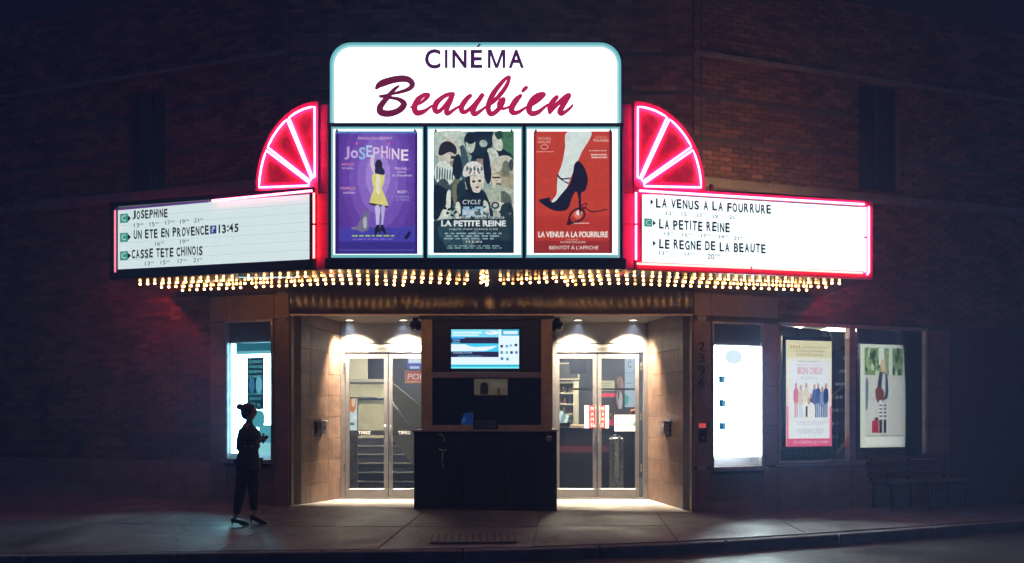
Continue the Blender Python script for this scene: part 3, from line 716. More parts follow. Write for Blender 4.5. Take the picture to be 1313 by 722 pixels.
for i in range(5): bx('grille_bar', ALUD, q, -.16, .16, -.056, -.0505, .03+.025*i, .036+.025*i)
MB().lathe((xb-.12, -.1355, zc-.13), [(.05, 0), (.045, -.02), (.02, -.024)], 14, 'y').build('round_knob', STEEL, t, smooth=True)
q = thing('television', 'lit flat television showing a blue and white film timetable in the booth', 'television', (0, 12.73+CY, 0))
x0, x1, z0, z1 = at(578.5, 12.73), at(665.5, 12.73), zt(472.5, 12.73), zt(422.5, 12.73)
bx('television_case', BLACK, q, x0-.04, x1+.04, .002, .05, z0-.05, z1+.04, .005)
a = Art(x0, x1, z0, z1, 0, 1.25)
a.rect(0,0,1,1,(225,245,255)); a.rect(0,0,.7,.2,(120,215,240)); a.rect(.02,.06,.45,.1,(225,250,255)); a.rect(.02,.13,.4,.16,(225,250,255)); a.oval(.6,.08,.1,.05,(235,250,255))
a.rect(.74,0,1,.16,(40,175,215)); a.rect(.77,.04,.98,.12,(220,240,250)); a.text('CINÉMA', .52,.04,.62,.09,(30,90,130)); 
a.rect(.0,.2,.7,.36,(30,32,70)); a.rect(0,.2,.2,.24,(50,150,240)); a.lines(.02,.25,.13,.36,2,(110,190,250)); a.rect(0,.36,.7,.57,(60,200,240)); a.poly([(0,.38),(.2,.38),(.26,.42),(.34,.45),(.5,.44),(.69,.42),(.6,.5),(.5,.55),(0,.56)],(225,242,252))
a.rect(0,.57,.7,.71,(30,32,75)); a.text('HORAIRES DU SOIR', .03,.58,.31,.62,(170,220,255)); a.lines(.1,.67,.45,.7,1,(90,200,230)); a.rect(0,.9,1,.96,(40,190,215)); a.rect(.0,.96,1,1,(120,235,250))
for i, (uu, vv) in enumerate(((.745,.42),(.82,.42),(.88,.4),(.955,.39),(.745,.58),(.82,.58),(.89,.58),(.96,.58),(.75,.74),(.83,.75))):
    cc = ((25,50,90),(90,170,190),(130,190,220),(15,30,60),(50,150,160),(90,180,190),(20,50,110),(70,120,180),(30,110,190),(60,140,160))[i]
    a.oval(uu, vv, .022, .026, cc, n=8); a.rect(uu-.02, vv+.02, uu+.02, vv+.045, cc)
a.build('screen_picture', q)

# downlights and dome cameras in the entrance ceiling
def downlight(x, y, z, e, lab, spot=True):
    q = thing('downlight', lab, 'ceiling light', (x, y, z), group='recessed downlights over the entrance')
    MB().lathe((0,0,0), [(.085,0),(.09,-.012),(.068,-.014),(.066,-.004)], 18).build('trim_ring', ALU, q, smooth=True)
    MB().lathe((0,0,0), [(.064,-.006),(.062,-.010)], 16).build('lamp_disc', DISC, q)
    if spot:
        l = bpy.data.lights.new('downlight_beam', 'SPOT'); l.energy = e; l.color = (1, .83, .62); l.spot_size = R(100); l.spot_blend = 1.0; l.shadow_soft_size = .05
        o = bpy.data.objects.new('downlight_beam', l); COL.objects.link(o); o.parent = q; o.location = (0, 0, -.03); o.rotation_euler = (R(19), 0, 0)
for px, lab in ((448, 'recessed downlight nearest the left tiled wall'), (517, 'recessed downlight left of the ticket booth'), (741, 'recessed downlight right of the ticket booth'), (812, 'recessed downlight nearest the right tiled wall')):
    downlight(at(px, 14.12), 14.12+CY, 3.088, 1500, lab)
for px, lab in ((533, 'black dome camera under the ceiling left of the ticket booth'), (714, 'black dome camera under the ceiling right of the ticket booth')):
    q = thing('dome_camera', lab, 'camera', (at(px, 13.9), 13.9+CY, 3.09), group='black dome cameras')
    MB().lathe((0,0,0), [(.05,0),(.05,-.05),(.09,-.06),(.10,-.08)], 16).build('camera_mount', BLACK, q, smooth=True)
    MB().lathe((0,0,0), [(.1,-.08),(.115,-.12),(.105,-.17),(.07,-.21),(.02,-.23)], 16).build('camera_dome', mat('black_dome', (.01,.01,.012), .08), q, smooth=True)

# wall ashtrays on the recess side walls
def wall_box(par, u, lab):
    q = thing('wall_ashtray', lab, 'ashtray', par.location, par.rotation_euler[2], group='wall ashtrays in the entrance')
    z0, z1 = zt(560, 13.6), zt(539, 13.6)
    bx('back_plate', BLACK, q, u-.13, u+.13, -.02, -.0115, z0, z1+.02, .002)
    bx('steel_box', STEEL, q, u-.075, u+.095, -.12, -.0205, z0+.04, z1-.03, .01)
    bx('box_hood', STEEL, q, u-.085, u+.105, -.14, -.0205, z1-.03, z1-.01, .003)
    bx('box_slot', BLACK, q, u-.04, u+.06, -.123, -.1205, z0+.13, z0+.15)
Lr = math.hypot(.36, 1.93)
wall_box(rwL, Lr*.50, 'steel wall ashtray on the left tiled wall of the entrance')
wall_box(rwR, Lr*.50, 'steel wall ashtray on the right tiled wall of the entrance')

# ---------------------------------------------------------------- marquee canopy and its bulbs
MQL, MQR = -2.17, 1.86                             # x of the two bends
ENDL, ENDR = (-5.15, -1.2), (5.19, -1.25)
YM = -2.0
mq = thing('marquee_canopy', 'wide dark marquee canopy over the entrance with rows of warm bulbs underneath', 'marquee')
def body(poly, z0, z1, nm, m): return MB().slab(poly, z0, z1).build(nm, m, mq)
wyL, wyR = wall_y(ENDL[0])-.05, wall_y(ENDR[0])-.05
body([ENDL, (MQL, YM+.06), (MQR, YM+.06), ENDR, (ENDR[0], wyR), (3.06, -.05), (-3.06, -.05), (ENDL[0], wyL)], SOF+.002, SOF+.1, 'canopy_floor', BLACK)
# soffit panels: seven sheets with fine joints
xsn = [ENDL[0]+.03, -4.1, -3.06, -2.17, -.75, .6, 1.86, 3.06, 4.1, ENDR[0]-.03]
def front_y(x): return YM+.06 + (0 if MQL <= x <= MQR else ((MQL-x)*(ENDL[1]-YM)/(MQL-ENDL[0]) if x < MQL else (x-MQR)*(ENDR[1]-YM)/(ENDR[0]-MQR)))
for a, b in zip(xsn, xsn[1:]):
    body([(a+.004, front_y(a)), (b-.004, front_y(b)), (b-.004, wall_y(b)-.055), (a+.004, wall_y(a)-.055)], SOF-.006, SOF+.0015, 'soffit_sheet', SOFFIT)
bulb_mb = MB().lathe((0,0,0), [(.007,.0),(.012,-.005),(.017,-.011),(.018,-.018),(.013,-.026),(.006,-.030)], 8)
bulb_me = bulb_mb.mesh('bulb', BULB, smooth=True)
bulb_dim = bulb_me.copy(); bulb_dim.materials[0] = glow('warm_bulb_dim', (1.0, .40, .10), 9)
sockets = MB(); spots = []
for sgn, e in ((-1, ENDL), (1, ENDR)):
    for r in range(3):
        for i in range(44):
            s_ = .22 + i*.118 + (r*.46 % 1)*.118 + random.uniform(-.008, .008)
            x = -.07 + sgn*s_
            if abs(x) > abs(e[0])-.22 - r*.16: continue
            bend = .42*max(0, 1-abs(x+.07)/1.7)   # the rows bend inwards towards the middle of the canopy
            y = front_y(x) + .24 + r*.34 + bend + random.uniform(-.008, .008)
            if r > .8 + abs(x+.07)*1.1 or y > wall_y(x) - .12: continue
            if random.random() < .03: continue
            spots.append((x, y))
for i in range(9): spots.append((-.07 + .05*math.sin(i*1.9), YM + .3 + i*.10))
spots.sort(key=lambda p: p[1])
extra = MB()
for k, (x, y) in enumerate(spots):
    if k < 299: link('bulb', bulb_me if random.random() > .12 else bulb_dim, mq, (x, y, SOF-.018))
    else: extra.add([(a+x, b+y, c+SOF-.018) for a, b, c in bulb_mb.v], bulb_mb.f)
    sockets.lathe((x, y, SOF-.019), [(.018,0),(.018,.0125)], 6)
extra.build('bulbs', BULB, mq, smooth=True, kind='stuff')
sockets.build('bulb_sockets', mat('brass_socket', (.3,.2,.08), .4, .6), mq, kind='stuff')
# centre base strip and the metal under-edge
bx('front_fascia', BLACK, mq, MQL+.1, MQR-.1, YM-.02, YM+.055, SOF-.01, 3.47)

# ---------------------------------------------------------------- central sign
D2 = 10.6; FSn = Frame(0, YM, 0)
sg = thing('cinema_sign', 'big backlit white cinema sign with rounded top above three poster cases', 'sign', (0, YM, 0))
x0, x1 = at(423, D2), at(796.5, D2); ztop, zdiv0, zdiv1, zbot = zt(54.5, D2), zt(162, D2), zt(158.5, D2), zt(331, D2)
def rounded(x0, x1, z0, z1, r, n=7, bottom=False):
    p = []
    for cx_, cz_, a0 in ((x1-r, z1-r, 0), (x0+r, z1-r, 90)):
        for i in range(n+1):
            t_ = R(a0 + 90*i/n); p.append((cx_ + r*math.cos(t_), cz_ + r*math.sin(t_)))
    return p + [(x0, z0), (x1, z0)]
MB().prism(rounded(x0-.03, x1+.03, SOF+.11, ztop+.03, .30, 8), .03, .72).build('sign_box', BLACK, sg)
MB().prism(rounded(x0, x1, zdiv1, ztop, .27, 8), .0, .029).build('acrylic_edge', FALLRIM, sg)
MB().prism(rounded(x0+.03, x1-.028, zdiv1+.0, ztop-.034, .25, 8), -.006, -.0004).build('acrylic_edge', glow('falloff_rim_pale', lin((176, 236, 240)), .95), sg)  # paler step of the painted falloff towards the bright panel
MB().prism(rounded(x0+.062, x1-.056, zdiv1+.0, ztop-.066, .22, 8), -.012, -.0065).build('backlit_panel', PANEL, sg)
bx('divider_bar', mat('teal_black_frame', (.01,.03,.045), .4), sg, x0-.03, x1+.03, -.03, .028, zdiv0-.006, zdiv1, .004)
# CINÉMA, letter by letter
CIN = mat('sign_letter_purple', lin((70, 18, 72)), .35, emit=lin((92,20,92)), es=.6)
lz0, lz1 = zt(88, D2), zt(64.5, D2)
for ch, a, b in (('C', 545, 565), ('I', 570.5, 574), ('N', 580, 598.5), ('E', 603.5, 618.5), ('M', 625.5, 648), ('A', 652, 672)):
    mb = MB(); 
    if ch == 'M':
        A0, B0, w_, zt0 = at(a, D2), at(b, D2), .036, lz1; c0 = (A0+B0)/2
        mb.add([(A0,-.016,lz0),(A0+w_,-.016,lz0),(A0+w_,-.016,lz1),(A0,-.016,lz1)],[(0,1,2,3)]); mb.add([(B0-w_,-.0162,lz0),(B0,-.0162,lz0),(B0,-.0162,lz1),(B0-w_,-.0162,lz1)],[(0,1,2,3)])
        mb.add([(A0+.01,-.0164,lz1),(A0+w_+.012,-.0164,lz1),(c0+w_/2,-.0164,lz0),(c0-w_/2,-.0164,lz0)],[(0,1,2,3)]); mb.add([(B0-.01,-.0166,lz1),(B0-w_-.012,-.0166,lz1),(c0-w_/2,-.0166,lz0),(c0+w_/2,-.0166,lz0)],[(0,1,2,3)])
    else: put_text(mb, ch, at(a, D2), at(b, D2), lz0-(.008 if ch == 'C' else 0), lz1+(.008 if ch == 'C' else 0), -.016, off=.026)
    if ch == 'E': mb.add([(at(611, D2), -.016, zt(61.5, D2)), (at(613.6, D2), -.016, zt(61.5, D2)), (at(617.5, D2), -.016, zt(57, D2)), (at(614, D2), -.016, zt(57, D2))], [(0,1,2,3)])
    mb.build('letter', CIN, sg, fix=False)
SCR = mat('sign_letter_crimson', lin((200, 24, 80)), .35, emit=lin((196,24,78)), es=.85, var=.12, vscale=9)
SCB = mat('sign_letter_burgundy', lin((120, 16, 62)), .35, emit=lin((120,16,62)), es=.8, var=.25, vscale=9)
def s2(pts, sc, ox, oy): return [(at(ox+x/sc, D2), zt(oy+y/sc, D2), (w+4)/sc*D2/F) for x, y, w in pts]
A_, B_ = (9.379, 480, 90), (9.055, 600, 90)
script = [
 ('B', SCB, A_, [[(28,222,34),(52,190,62),(100,162,84),(180,134,82),(270,114,80),(360,108,78),(425,128,70),(458,172,64),(440,214,54),(385,246,44),(300,272,36),(230,288,30),(175,302,32),(120,318,40),(75,320,34)],
                 [(296,198,22),(252,228,38),(200,285,50),(150,345,62),(105,400,66),(70,458,74),(78,508,80),(135,528,78),(210,524,74),(295,492,72),(350,440,74),(352,398,66),(295,358,46),(225,342,36),(150,336,34)]]),
 ('e', SCR, A_, [[(440,450,22),(500,425,28),(570,390,36),(625,345,42),(652,308,44),(632,298,46),(590,308,50),(530,355,62),(492,420,68),(486,480,68),(515,520,66),(570,512,60),(625,485,40),(695,432,24)]]),
 ('a', SCR, A_, [[(945,292,50),(880,300,48),(810,340,52),(748,400,66),(728,465,66),(748,505,56),(792,492,48),(850,430,42),(910,352,48),(945,295,50)],
                 [(945,298,50),(915,380,55),(882,450,55),(866,510,56),(890,528,50),(950,488,36),(1035,432,22)]]),
 ('u', SCR, A_, [[(1155,312,46),(1110,352,58),(1062,420,64),(1046,472,62),(1068,508,56),(1115,496,46),(1180,440,42),(1250,365,48),(1296,305,50)]]),
 ('u', SCR, B_, [[(172,295,42),(112,372,60),(68,440,66),(58,492,62),(82,514,56),(135,486,40),(215,425,24)]]),
 ('b', SCR, B_, [[(222,428,24),(300,368,42),(390,270,50),(450,180,46),(482,95,32),(468,82,28),(420,120,42),(340,212,54),(282,300,62),(242,400,62),(236,460,58),(262,512,60),(310,500,52),(370,440,56),(408,372,52),(415,336,36),(378,358,40),(360,410,46),(392,448,36),(432,450,28),(505,418,22)]]),
 ('i', SCR, B_, [[(610,302,42),(562,350,66),(518,420,68),(506,470,66),(530,500,58),(590,490,42),(685,428,22)], [(638,250,36),(655,228,44),(678,208,40)]]),
 ('e', SCR, B_, [[(690,440,22),(760,395,40),(830,342,46),(882,292,42),(865,280,44),(810,296,52),(748,350,62),(712,430,68),(712,482,64),(748,510,62),(812,494,52),(870,450,36),(925,405,24)]]),
 ('n', SCR, B_, [[(1030,318,48),(985,368,58),(950,435,58),(944,505,22)], [(952,498,34),(1010,425,48),(1090,352,52),(1150,304,52),(1172,302,50),(1132,370,56),(1082,450,62),(1066,492,60),(1088,512,50),(1142,482,38),(1190,442,30),(1214,412,20)]])]
for ch, m, tr, sts in script:
    mb = MB(); yy = -.0135
    for sp in sts: brush(mb, s2(strokes(sp), *tr), yy); yy -= .0045
    mb.build('letter', m, sg, fix=False)
# poster cases: dark frame with posts, backlit sheet, white margin
zc0, zc1 = zt(331, D2), zdiv0-.008
cols = [(423.5, 545.5), (545.5, 672), (672, 796)]
for i, (a, b) in enumerate(cols):
    xa, xb = at(a, D2)+.012, at(b, D2)-.012
    o = MB().prism([(xa, zc0), (xb, zc0), (xb, zc1), (xa, zc1)], .0, .028).build('poster_case', FALLRIM, sg)  # border around the backlight carries the painted cyan falloff
    bx('case_backlight', PANEL, o, xa+.03, xb-.03, -.010, -.001, zc0+.045, zc1-.03)
for xx in (at(545.5, D2), at(672, D2)):
    bx('case_post', mat('teal_black_frame', (.01,.03,.045), .4), sg, xx-.024, xx-.006, -.03, .028, zc0-.02, zdiv0-.006); bx('case_post', mat('teal_black_frame', (.01,.03,.045), .4), sg, xx+.006, xx+.024, -.03, .028, zc0-.02, zdiv0-.006)
bx('case_sill', BLACK, sg, x0-.03, x1+.03, -.05, .028, SOF+.12, zc0-.003, .004)

def poster_thing(lab, box, grain=.12, name='film_poster', group='film posters in the sign cases'):
    t = thing(name, lab, 'poster', (0, YM, 0), group=group)
    x0, x1, z0, z1 = at(box[0], D2), at(box[2], D2), zt(box[3], D2), zt(box[1], D2)
    bx('poster_sheet', ink((210,235,235), .8), t, x0, x1, -.014, -.0105, z0, z1)
    for cx_ in (x0+.03, x1-.03): bx('clip', BLACK, t, cx_-.012, cx_+.012, -.05, -.0145, z1-.012, z1+.014)
    return t, Art(x0, x1, z0, z1, -.0142, .95, grain)
# 1: purple
t, a = poster_thing('purple film poster with a woman in a yellow dress and a cat', (430, 169, 535.5, 326))
a.rect(0,0,1,1,(86,56,150))
for i, (r_, c) in enumerate(((.52,(94,60,160)), (.44,(106,70,172)), (.35,(122,86,186)), (.25,(142,108,202)), (.15,(168,140,220)))): a.oval(.52, .36, r_, r_*1.25, c, n=28)
a.poly([(0,.80),(.15,.785),(.3,.78),(.5,.787),(.7,.79),(.85,.78),(1,.77),(1,1.0),(0,1.0)], (70,66,172)); a.rect(0,.9,1,1,(58,48,140)); a.rect(0,0,.045,1,(48,32,110)); a.rect(.97,.0,1,1,(60,30,110)); a.rect(.0,0,1,.018,(90,130,200))
a.text('MARILOU BERRY', .28, .045, .7, .068, (235,190,225))
for ch, u, v, w, h, c in (('J',.115,.125,.06,.105,(205,170,225)),('o',.19,.155,.09,.065,(215,190,240)),('S',.29,.13,.08,.10,(160,205,245)),('E',.38,.115,.07,.095,(190,215,250)),('P',.46,.13,.085,.09,(225,200,240)),('H',.56,.12,.08,.10,(240,205,240)),('I',.655,.14,.012,.085,(245,210,240)),('N',.69,.14,.09,.09,(245,225,245)),('E',.80,.15,.09,.09,(245,230,245))):
    a.text(ch, u, v, u+w, v+h, c, off=.02)
a.oval(.66,.1,.012,.012,(240,90,150)); a.oval(.265,.1,.012,.012,(240,90,150))
a.smooth([(.43,.24),(.455,.19),(.475,.2),(.475,.28),(.53,.34),(.50,.37),(.44,.3)], (225,205,220))            # raised arm
a.smooth([(.5,.3),(.6,.33),(.6,.38),(.52,.36)], (200,185,205)); a.oval(.53,.28,.045,.05,(45,35,60)); a.smooth([(.49,.3),(.58,.3),(.60,.35),(.5,.36)],(38,42,78))
a.smooth([(.46,.35),(.56,.355),(.6,.37),(.59,.43),(.57,.47),(.62,.55),(.64,.615),(.56,.605),(.43,.59),(.44,.53),(.47,.47),(.45,.41)], (232,222,130))
a.smooth([(.50,.36),(.55,.37),(.55,.45),(.53,.52),(.50,.47)], (246,244,205)); a.smooth([(.43,.585),(.55,.6),(.64,.61),(.645,.625),(.56,.618),(.43,.6)], (60,40,60))
a.smooth([(.49,.61),(.545,.615),(.54,.70),(.53,.78),(.505,.78),(.495,.7)], (205,200,235)); a.smooth([(.56,.615),(.605,.61),(.595,.70),(.58,.78),(.56,.78),(.565,.7)], (190,185,228))
a.smooth([(.48,.83),(.5,.77),(.54,.77),(.55,.84),(.52,.82),(.5,.85)], (25,28,50)); a.smooth([(.56,.83),(.555,.77),(.59,.77),(.62,.835),(.6,.84),(.575,.81)], (25,28,50))
a.smooth([(.27,.79),(.3,.73),(.33,.70),(.36,.66),(.40,.655),(.42,.69),(.40,.75),(.41,.80),(.34,.82),(.28,.81)], (120,118,150)); a.poly([(.345,.67),(.35,.635),(.38,.66)],(120,118,150)); a.poly([(.39,.66),(.41,.63),(.42,.67)],(120,118,150)); a.smooth([(.27,.8),(.2,.8),(.21,.785),(.28,.78)],(130,125,150)); a.smooth([(.34,.72),(.38,.70),(.385,.78),(.35,.79)],(190,185,200))
a.text('AMOUR :', .08,.26,.25,.282,(240,150,170)); a.text('un peu...', .09,.297,.24,.315,(225,215,240)); a.text('FAMILLE :', .07,.455,.27,.477,(240,170,160)); a.text('oubliée', .1,.492,.24,.51,(225,215,240))
a.text('TRAVAIL :', .72,.295,.9,.317,(240,200,235)); a.text('dans', .76,.325,.86,.34,(235,225,245)); a.text('le chaudron', .70,.35,.93,.37,(235,225,245)); a.text('BODY :', .76,.485,.9,.507,(245,225,240)); a.text('à suivre', .74,.522,.9,.545,(170,170,225)); a.text('au régime', .74,.552,.9,.572,(170,170,225))
a.lines(.2,.845,.72,.865,1,(180,210,110)); a.lines(.2,.875,.7,.89,1,(150,120,220),seed=3); a.smooth([(.84,.87),(.9,.82),(.92,.83),(.88,.88)],(30,25,60)); a.rect(.04,.965,.96,.975,(90,80,170)); a.build('artwork', t)
# 2: group of cyclists (generic crowd)
t, a = poster_thing('grey green film poster crowded with racing cyclists in helmets', (556, 169, 659, 325), .34)
T1, T2, T3, T4, WH = (26,46,58), (60,88,96), (110,138,138), (165,186,178), (222,236,226)
a.rect(0,0,1,1,(150,176,164)); a.rect(0,0,.4,.2,(188,206,190)); a.smooth([(.72,.0),(1,.0),(1,.42),(.85,.3),(.78,.15)],(72,120,86)); a.smooth([(.3,.16),(.38,.12),(.45,.3),(.4,.42),(.3,.3)],T2)
a.smooth([(.38,.06),(.46,.01),(.6,.01),(.74,.03),(.72,.14),(.66,.22),(.52,.22),(.42,.16)],T1); a.oval(.46,.1,.06,.08,(196,204,190)); a.oval(.46,.055,.07,.05,(20,34,46)); a.rect(.52,.0,.74,.05,(20,34,46)); a.oval(.62,.1,.05,.03,T4)
a.smooth([(.74,.06),(.8,.04),(.86,.14),(.98,.2),(.98,.3),(.84,.24)],(22,38,48)); a.smooth([(.73,.05),(.79,.0),(.86,.1),(.84,.16),(.76,.14)],(200,208,192))
a.smooth([(.68,.14),(.8,.18),(.8,.3),(.72,.36),(.66,.26)],(205,214,200)); a.smooth([(.46,.26),(.5,.19),(.6,.18),(.66,.26),(.66,.34),(.5,.34)],T1); a.oval(.58,.265,.055,.06,(150,128,116)); a.rect(.5,.2,.66,.225,(16,30,40)); a.smooth([(.5,.27),(.55,.3),(.62,.29),(.6,.34),(.52,.35)],T1)
a.oval(.2,.2,.14,.15,(205,200,184)); a.smooth([(.06,.18),(.1,.1),(.2,.085),(.28,.13),(.28,.19),(.2,.17),(.1,.2)],(38,36,44)); a.oval(.24,.215,.03,.014,(60,56,60)); a.smooth([(.2,.26),(.3,.24),(.34,.3),(.28,.36)],(150,144,132))
a.smooth([(.0,.36),(.1,.28),(.24,.3),(.32,.38),(.34,.5),(.26,.62),(.0,.62)],T2)
a.smooth([(.01,.34),(.06,.26),(.16,.25),(.25,.31),(.26,.4),(.16,.45),(.05,.42)],WH)
for k in range(7): a.smooth([(.04+.032*k,.30+.006*k),(.055+.032*k,.29+.006*k),(.05+.032*k,.4),(.035+.032*k,.39)],(70,100,104),n=2)
a.oval(.12,.46,.08,.07,(70,76,78)); a.smooth([(.02,.44),(.2,.5),(.24,.62),(.02,.58)],(20,36,46)); a.smooth([(.17,.5),(.215,.5),(.2,.68),(.12,.72),(.02,.7),(.03,.56),(.1,.64),(.15,.62)],(216,222,208)); a.smooth([(.24,.42),(.3,.38),(.36,.5),(.3,.62),(.24,.56)],(120,120,92))
a.smooth([(.7,.36),(.76,.24),(.88,.2),(.99,.25),(.99,.46),(.88,.5),(.76,.46)],(170,164,138)); a.smooth([(.72,.34),(.78,.23),(.9,.2),(.99,.24),(.99,.34),(.86,.3),(.82,.33)],(205,204,184)); a.smooth([(.72,.36),(.82,.36),(.84,.42),(.78,.46),(.73,.43)],(214,200,178)); a.rect(.73,.375,.83,.388,(60,60,66)); a.oval(.9,.31,.05,.07,(120,128,110)); a.smooth([(.78,.43),(.84,.43),(.83,.455),(.78,.455)],(96,70,62)); a.oval(.965,.28,.03,.05,(62,78,74))
a.smooth([(.66,.5),(.76,.44),(.9,.46),(.99,.5),(.99,.8),(.7,.72),(.62,.6)],(178,188,170)); a.smooth([(.84,.5),(.96,.54),(.96,.66),(.88,.72)],(96,108,96)); a.smooth([(.76,.58),(.9,.6),(.94,.66),(.8,.66)],(226,228,214)); a.oval(.77,.61,.05,.03,(36,50,56)); a.oval(.77,.61,.03,.016,(200,206,196))
a.smooth([(.3,.54),(.4,.48),(.6,.48),(.68,.56),(.72,.72),(.3,.76)],(24,40,54)); a.rect(.36,.62,.62,.65,(150,190,210)); a.rect(.36,.65,.62,.72,(190,210,222)); a.text('CYCLE', .36,.565,.58,.60,(226,232,226),slant=.15); a.smooth([(.62,.58),(.68,.6),(.7,.76),(.64,.76)],(216,220,206)); a.smooth([(.28,.6),(.33,.6),(.34,.76),(.28,.76)],(216,220,206))
a.smooth([(.44,.38),(.6,.37),(.63,.43),(.58,.5),(.5,.5),(.45,.45)],(222,212,196)); a.smooth([(.4,.4),(.45,.37),(.46,.44),(.49,.5),(.43,.48)],(28,34,44)); a.oval(.5,.415,.022,.01,(40,40,50)); a.oval(.575,.41,.022,.01,(40,40,50)); a.oval(.545,.462,.025,.008,(120,74,70))
a.smooth([(.38,.375),(.37,.32),(.42,.265),(.52,.25),(.61,.285),(.645,.36),(.6,.375),(.5,.36)],(226,228,220))
for k in range(5): a.oval(.42+.045*k,.31+.01*(k%2),.014,.02,(90,100,108))
for k in range(3): a.oval(.45+.06*k,.345,.012,.008,(170,60,60))
a.poly([(0,.74),(.15,.725),(.3,.72),(.5,.705),(.7,.7),(.85,.705),(1,.72),(1,1.0),(0,1.0)],(20,44,58)); a.smooth([(.05,.8),(.3,.76),(.4,.9),(.2,.97)],(42,74,84)); a.smooth([(.6,.78),(.9,.76),(.95,.9),(.7,.86)],(38,62,68)); a.smooth([(.36,.9),(.5,.82),(.56,.84),(.44,.97)],(66,96,104))
for p, cc in (([(.0,.5),(.06,.47),(.12,.56),(.08,.7),(.0,.72)],(16,30,42)), ([(.26,.22),(.33,.2),(.36,.34),(.3,.4),(.24,.34)],(22,38,48)), ([(.62,.2),(.68,.18),(.72,.36),(.68,.44),(.63,.36)],(20,34,46)), ([(.3,.44),(.37,.4),(.4,.48),(.34,.56),(.29,.52)],(30,52,60)), ([(.84,.62),(.97,.6),(.99,.78),(.86,.76)],(34,56,58)), ([(.44,.44),(.47,.5),(.56,.51),(.6,.47),(.58,.52),(.47,.54)],(16,28,38)), ([(.76,.02),(.84,.0),(.86,.05),(.8,.07)],(34,70,54)), ([(.12,.0),(.34,.0),(.33,.04),(.15,.05)],(210,222,208))):
    a.smooth(p, cc)
for k in range(60): a.oval(random.Random(k).uniform(.02,.98), random.Random(k+99).uniform(.62,.73), .02, .012, random.Random(k).choice([(24,44,54),(40,64,70),(80,104,104)]), n=7)
a.text('LAURENCE LEBOEUF', .12,.705,.46,.723,(220,235,230)); a.text('PATRICE ROBITAILLE', .52,.705,.88,.723,(220,235,230)); a.text('LA PETITE REINE', .10, .738, .9, .786, (240,248,245), off=.035); a.text("inspiré d'une histoire vraie", .2,.8,.8,.82,(210,226,222))
a.lines(.12,.835,.88,.9,3,(150,180,182),seed=8); a.text('13 JUIN', .41,.905,.6,.925,(240,245,240)); a.lines(.15,.94,.85,.975,2,(130,165,168),seed=9); a.build('artwork', t)
# 3: red, leg and high heel
t, a = poster_thing('red film poster with a white leg in a black high heel shoe', (684, 169, 785, 325))
a.rect(0,0,1,1,(202,66,44)); a.rect(0,.9,1,1,(158,44,38)); a.rect(0,0,.03,1,(150,40,38)); a.rect(.96,0,1,1,(120,24,26)); a.rect(.03,.7,.96,.9,(190,56,40))
WL = (226,238,232)
a.smooth([(.43,.005),(.40,.14),(.36,.27),(.31,.36),(.30,.44),(.29,.52),(.23,.575),(.3,.585),(.40,.5),(.46,.40),(.55,.26),(.62,.16),(.735,.005)], WL)
BK = (20,24,44)
a.smooth([(.57,.245),(.64,.29),(.685,.37),(.685,.43),(.65,.49),(.61,.50),(.6,.55),(.602,.66),(.585,.665),(.572,.56),(.55,.50),(.52,.505),(.48,.56),(.44,.63),(.36,.655),(.24,.645),(.12,.60),(.07,.565),(.16,.548),(.21,.545),(.215,.575),(.27,.578),(.36,.51),(.46,.43),(.50,.34),(.52,.27)], BK, n=6)
a.smooth([(.30,.35),(.32,.36),(.36,.385),(.46,.38),(.46,.39),(.37,.40),(.44,.42),(.43,.43),(.34,.395),(.30,.365)], BK)
for i, p in enumerate([[(.47,.75,.014),(.45,.72,.018),(.48,.67,.018),(.55,.635,.018),(.62,.645,.02),(.65,.68,.018),(.62,.72,.018),(.54,.745,.02),(.46,.755,.02)], [(.63,.6,.01),(.60,.62,.01),(.66,.63,.01),(.72,.655,.012),(.78,.66,.012),(.86,.65,.01),(.93,.64,.012)], [(.61,.61,.01),(.67,.59,.01),(.66,.625,.01),(.6,.64,.01)], [(.46,.73,.03),(.44,.76,.034),(.475,.75,.03)]]):
    y = a._m((46,22,34)); pts = [(a.P(u, v)[0], a.P(u, v)[1], w*1.25) for u, v, w in strokes(p, 4)]; brush(a.mb, pts, y, .00001); a.n += 2
a.oval(.56,.685,.05,.035,(230,120,100)); a.oval(.575,.67,.035,.022,(250,236,226)); a.smooth([(.572,.55),(.602,.55),(.6,.68),(.582,.68)], BK); a.lines(.48,.75,.72,.762,1,(250,226,214),seed=2)
a.text('MATHIEU', .055,.05,.22,.072,(232,180,165)); a.text('AMALRIC', .055,.078,.22,.1,(240,190,175)); a.oval(.14,.13,.05,.02,(232,180,165)); a.oval(.14,.13,.04,.014,(190,52,42)); a.lines(.03,.165,.25,.175,1,(235,190,175))
a.text('UN FILM DE', .78,.045,.93,.058,(232,180,165)); a.text('POLANSKI', .76,.066,.95,.088,(245,215,200)); a.lines(.68,.155,.93,.17,1,(240,200,185),seed=6); a.lines(.72,.185,.93,.23,2,(245,220,205),seed=7)
a.text('LA VENUS A LA FOURRURE', .06, .825, .94, .873, (250,240,230), off=.035); a.text('UN FILM DE', .42,.888,.56,.898,(240,205,190)); a.text('ROMAN POLANSKI', .34,.905,.66,.92,(245,220,208)); a.text("BIENTÔT À L'AFFICHE", .20,.935,.82,.972,(250,238,228)); a.build('artwork', t)

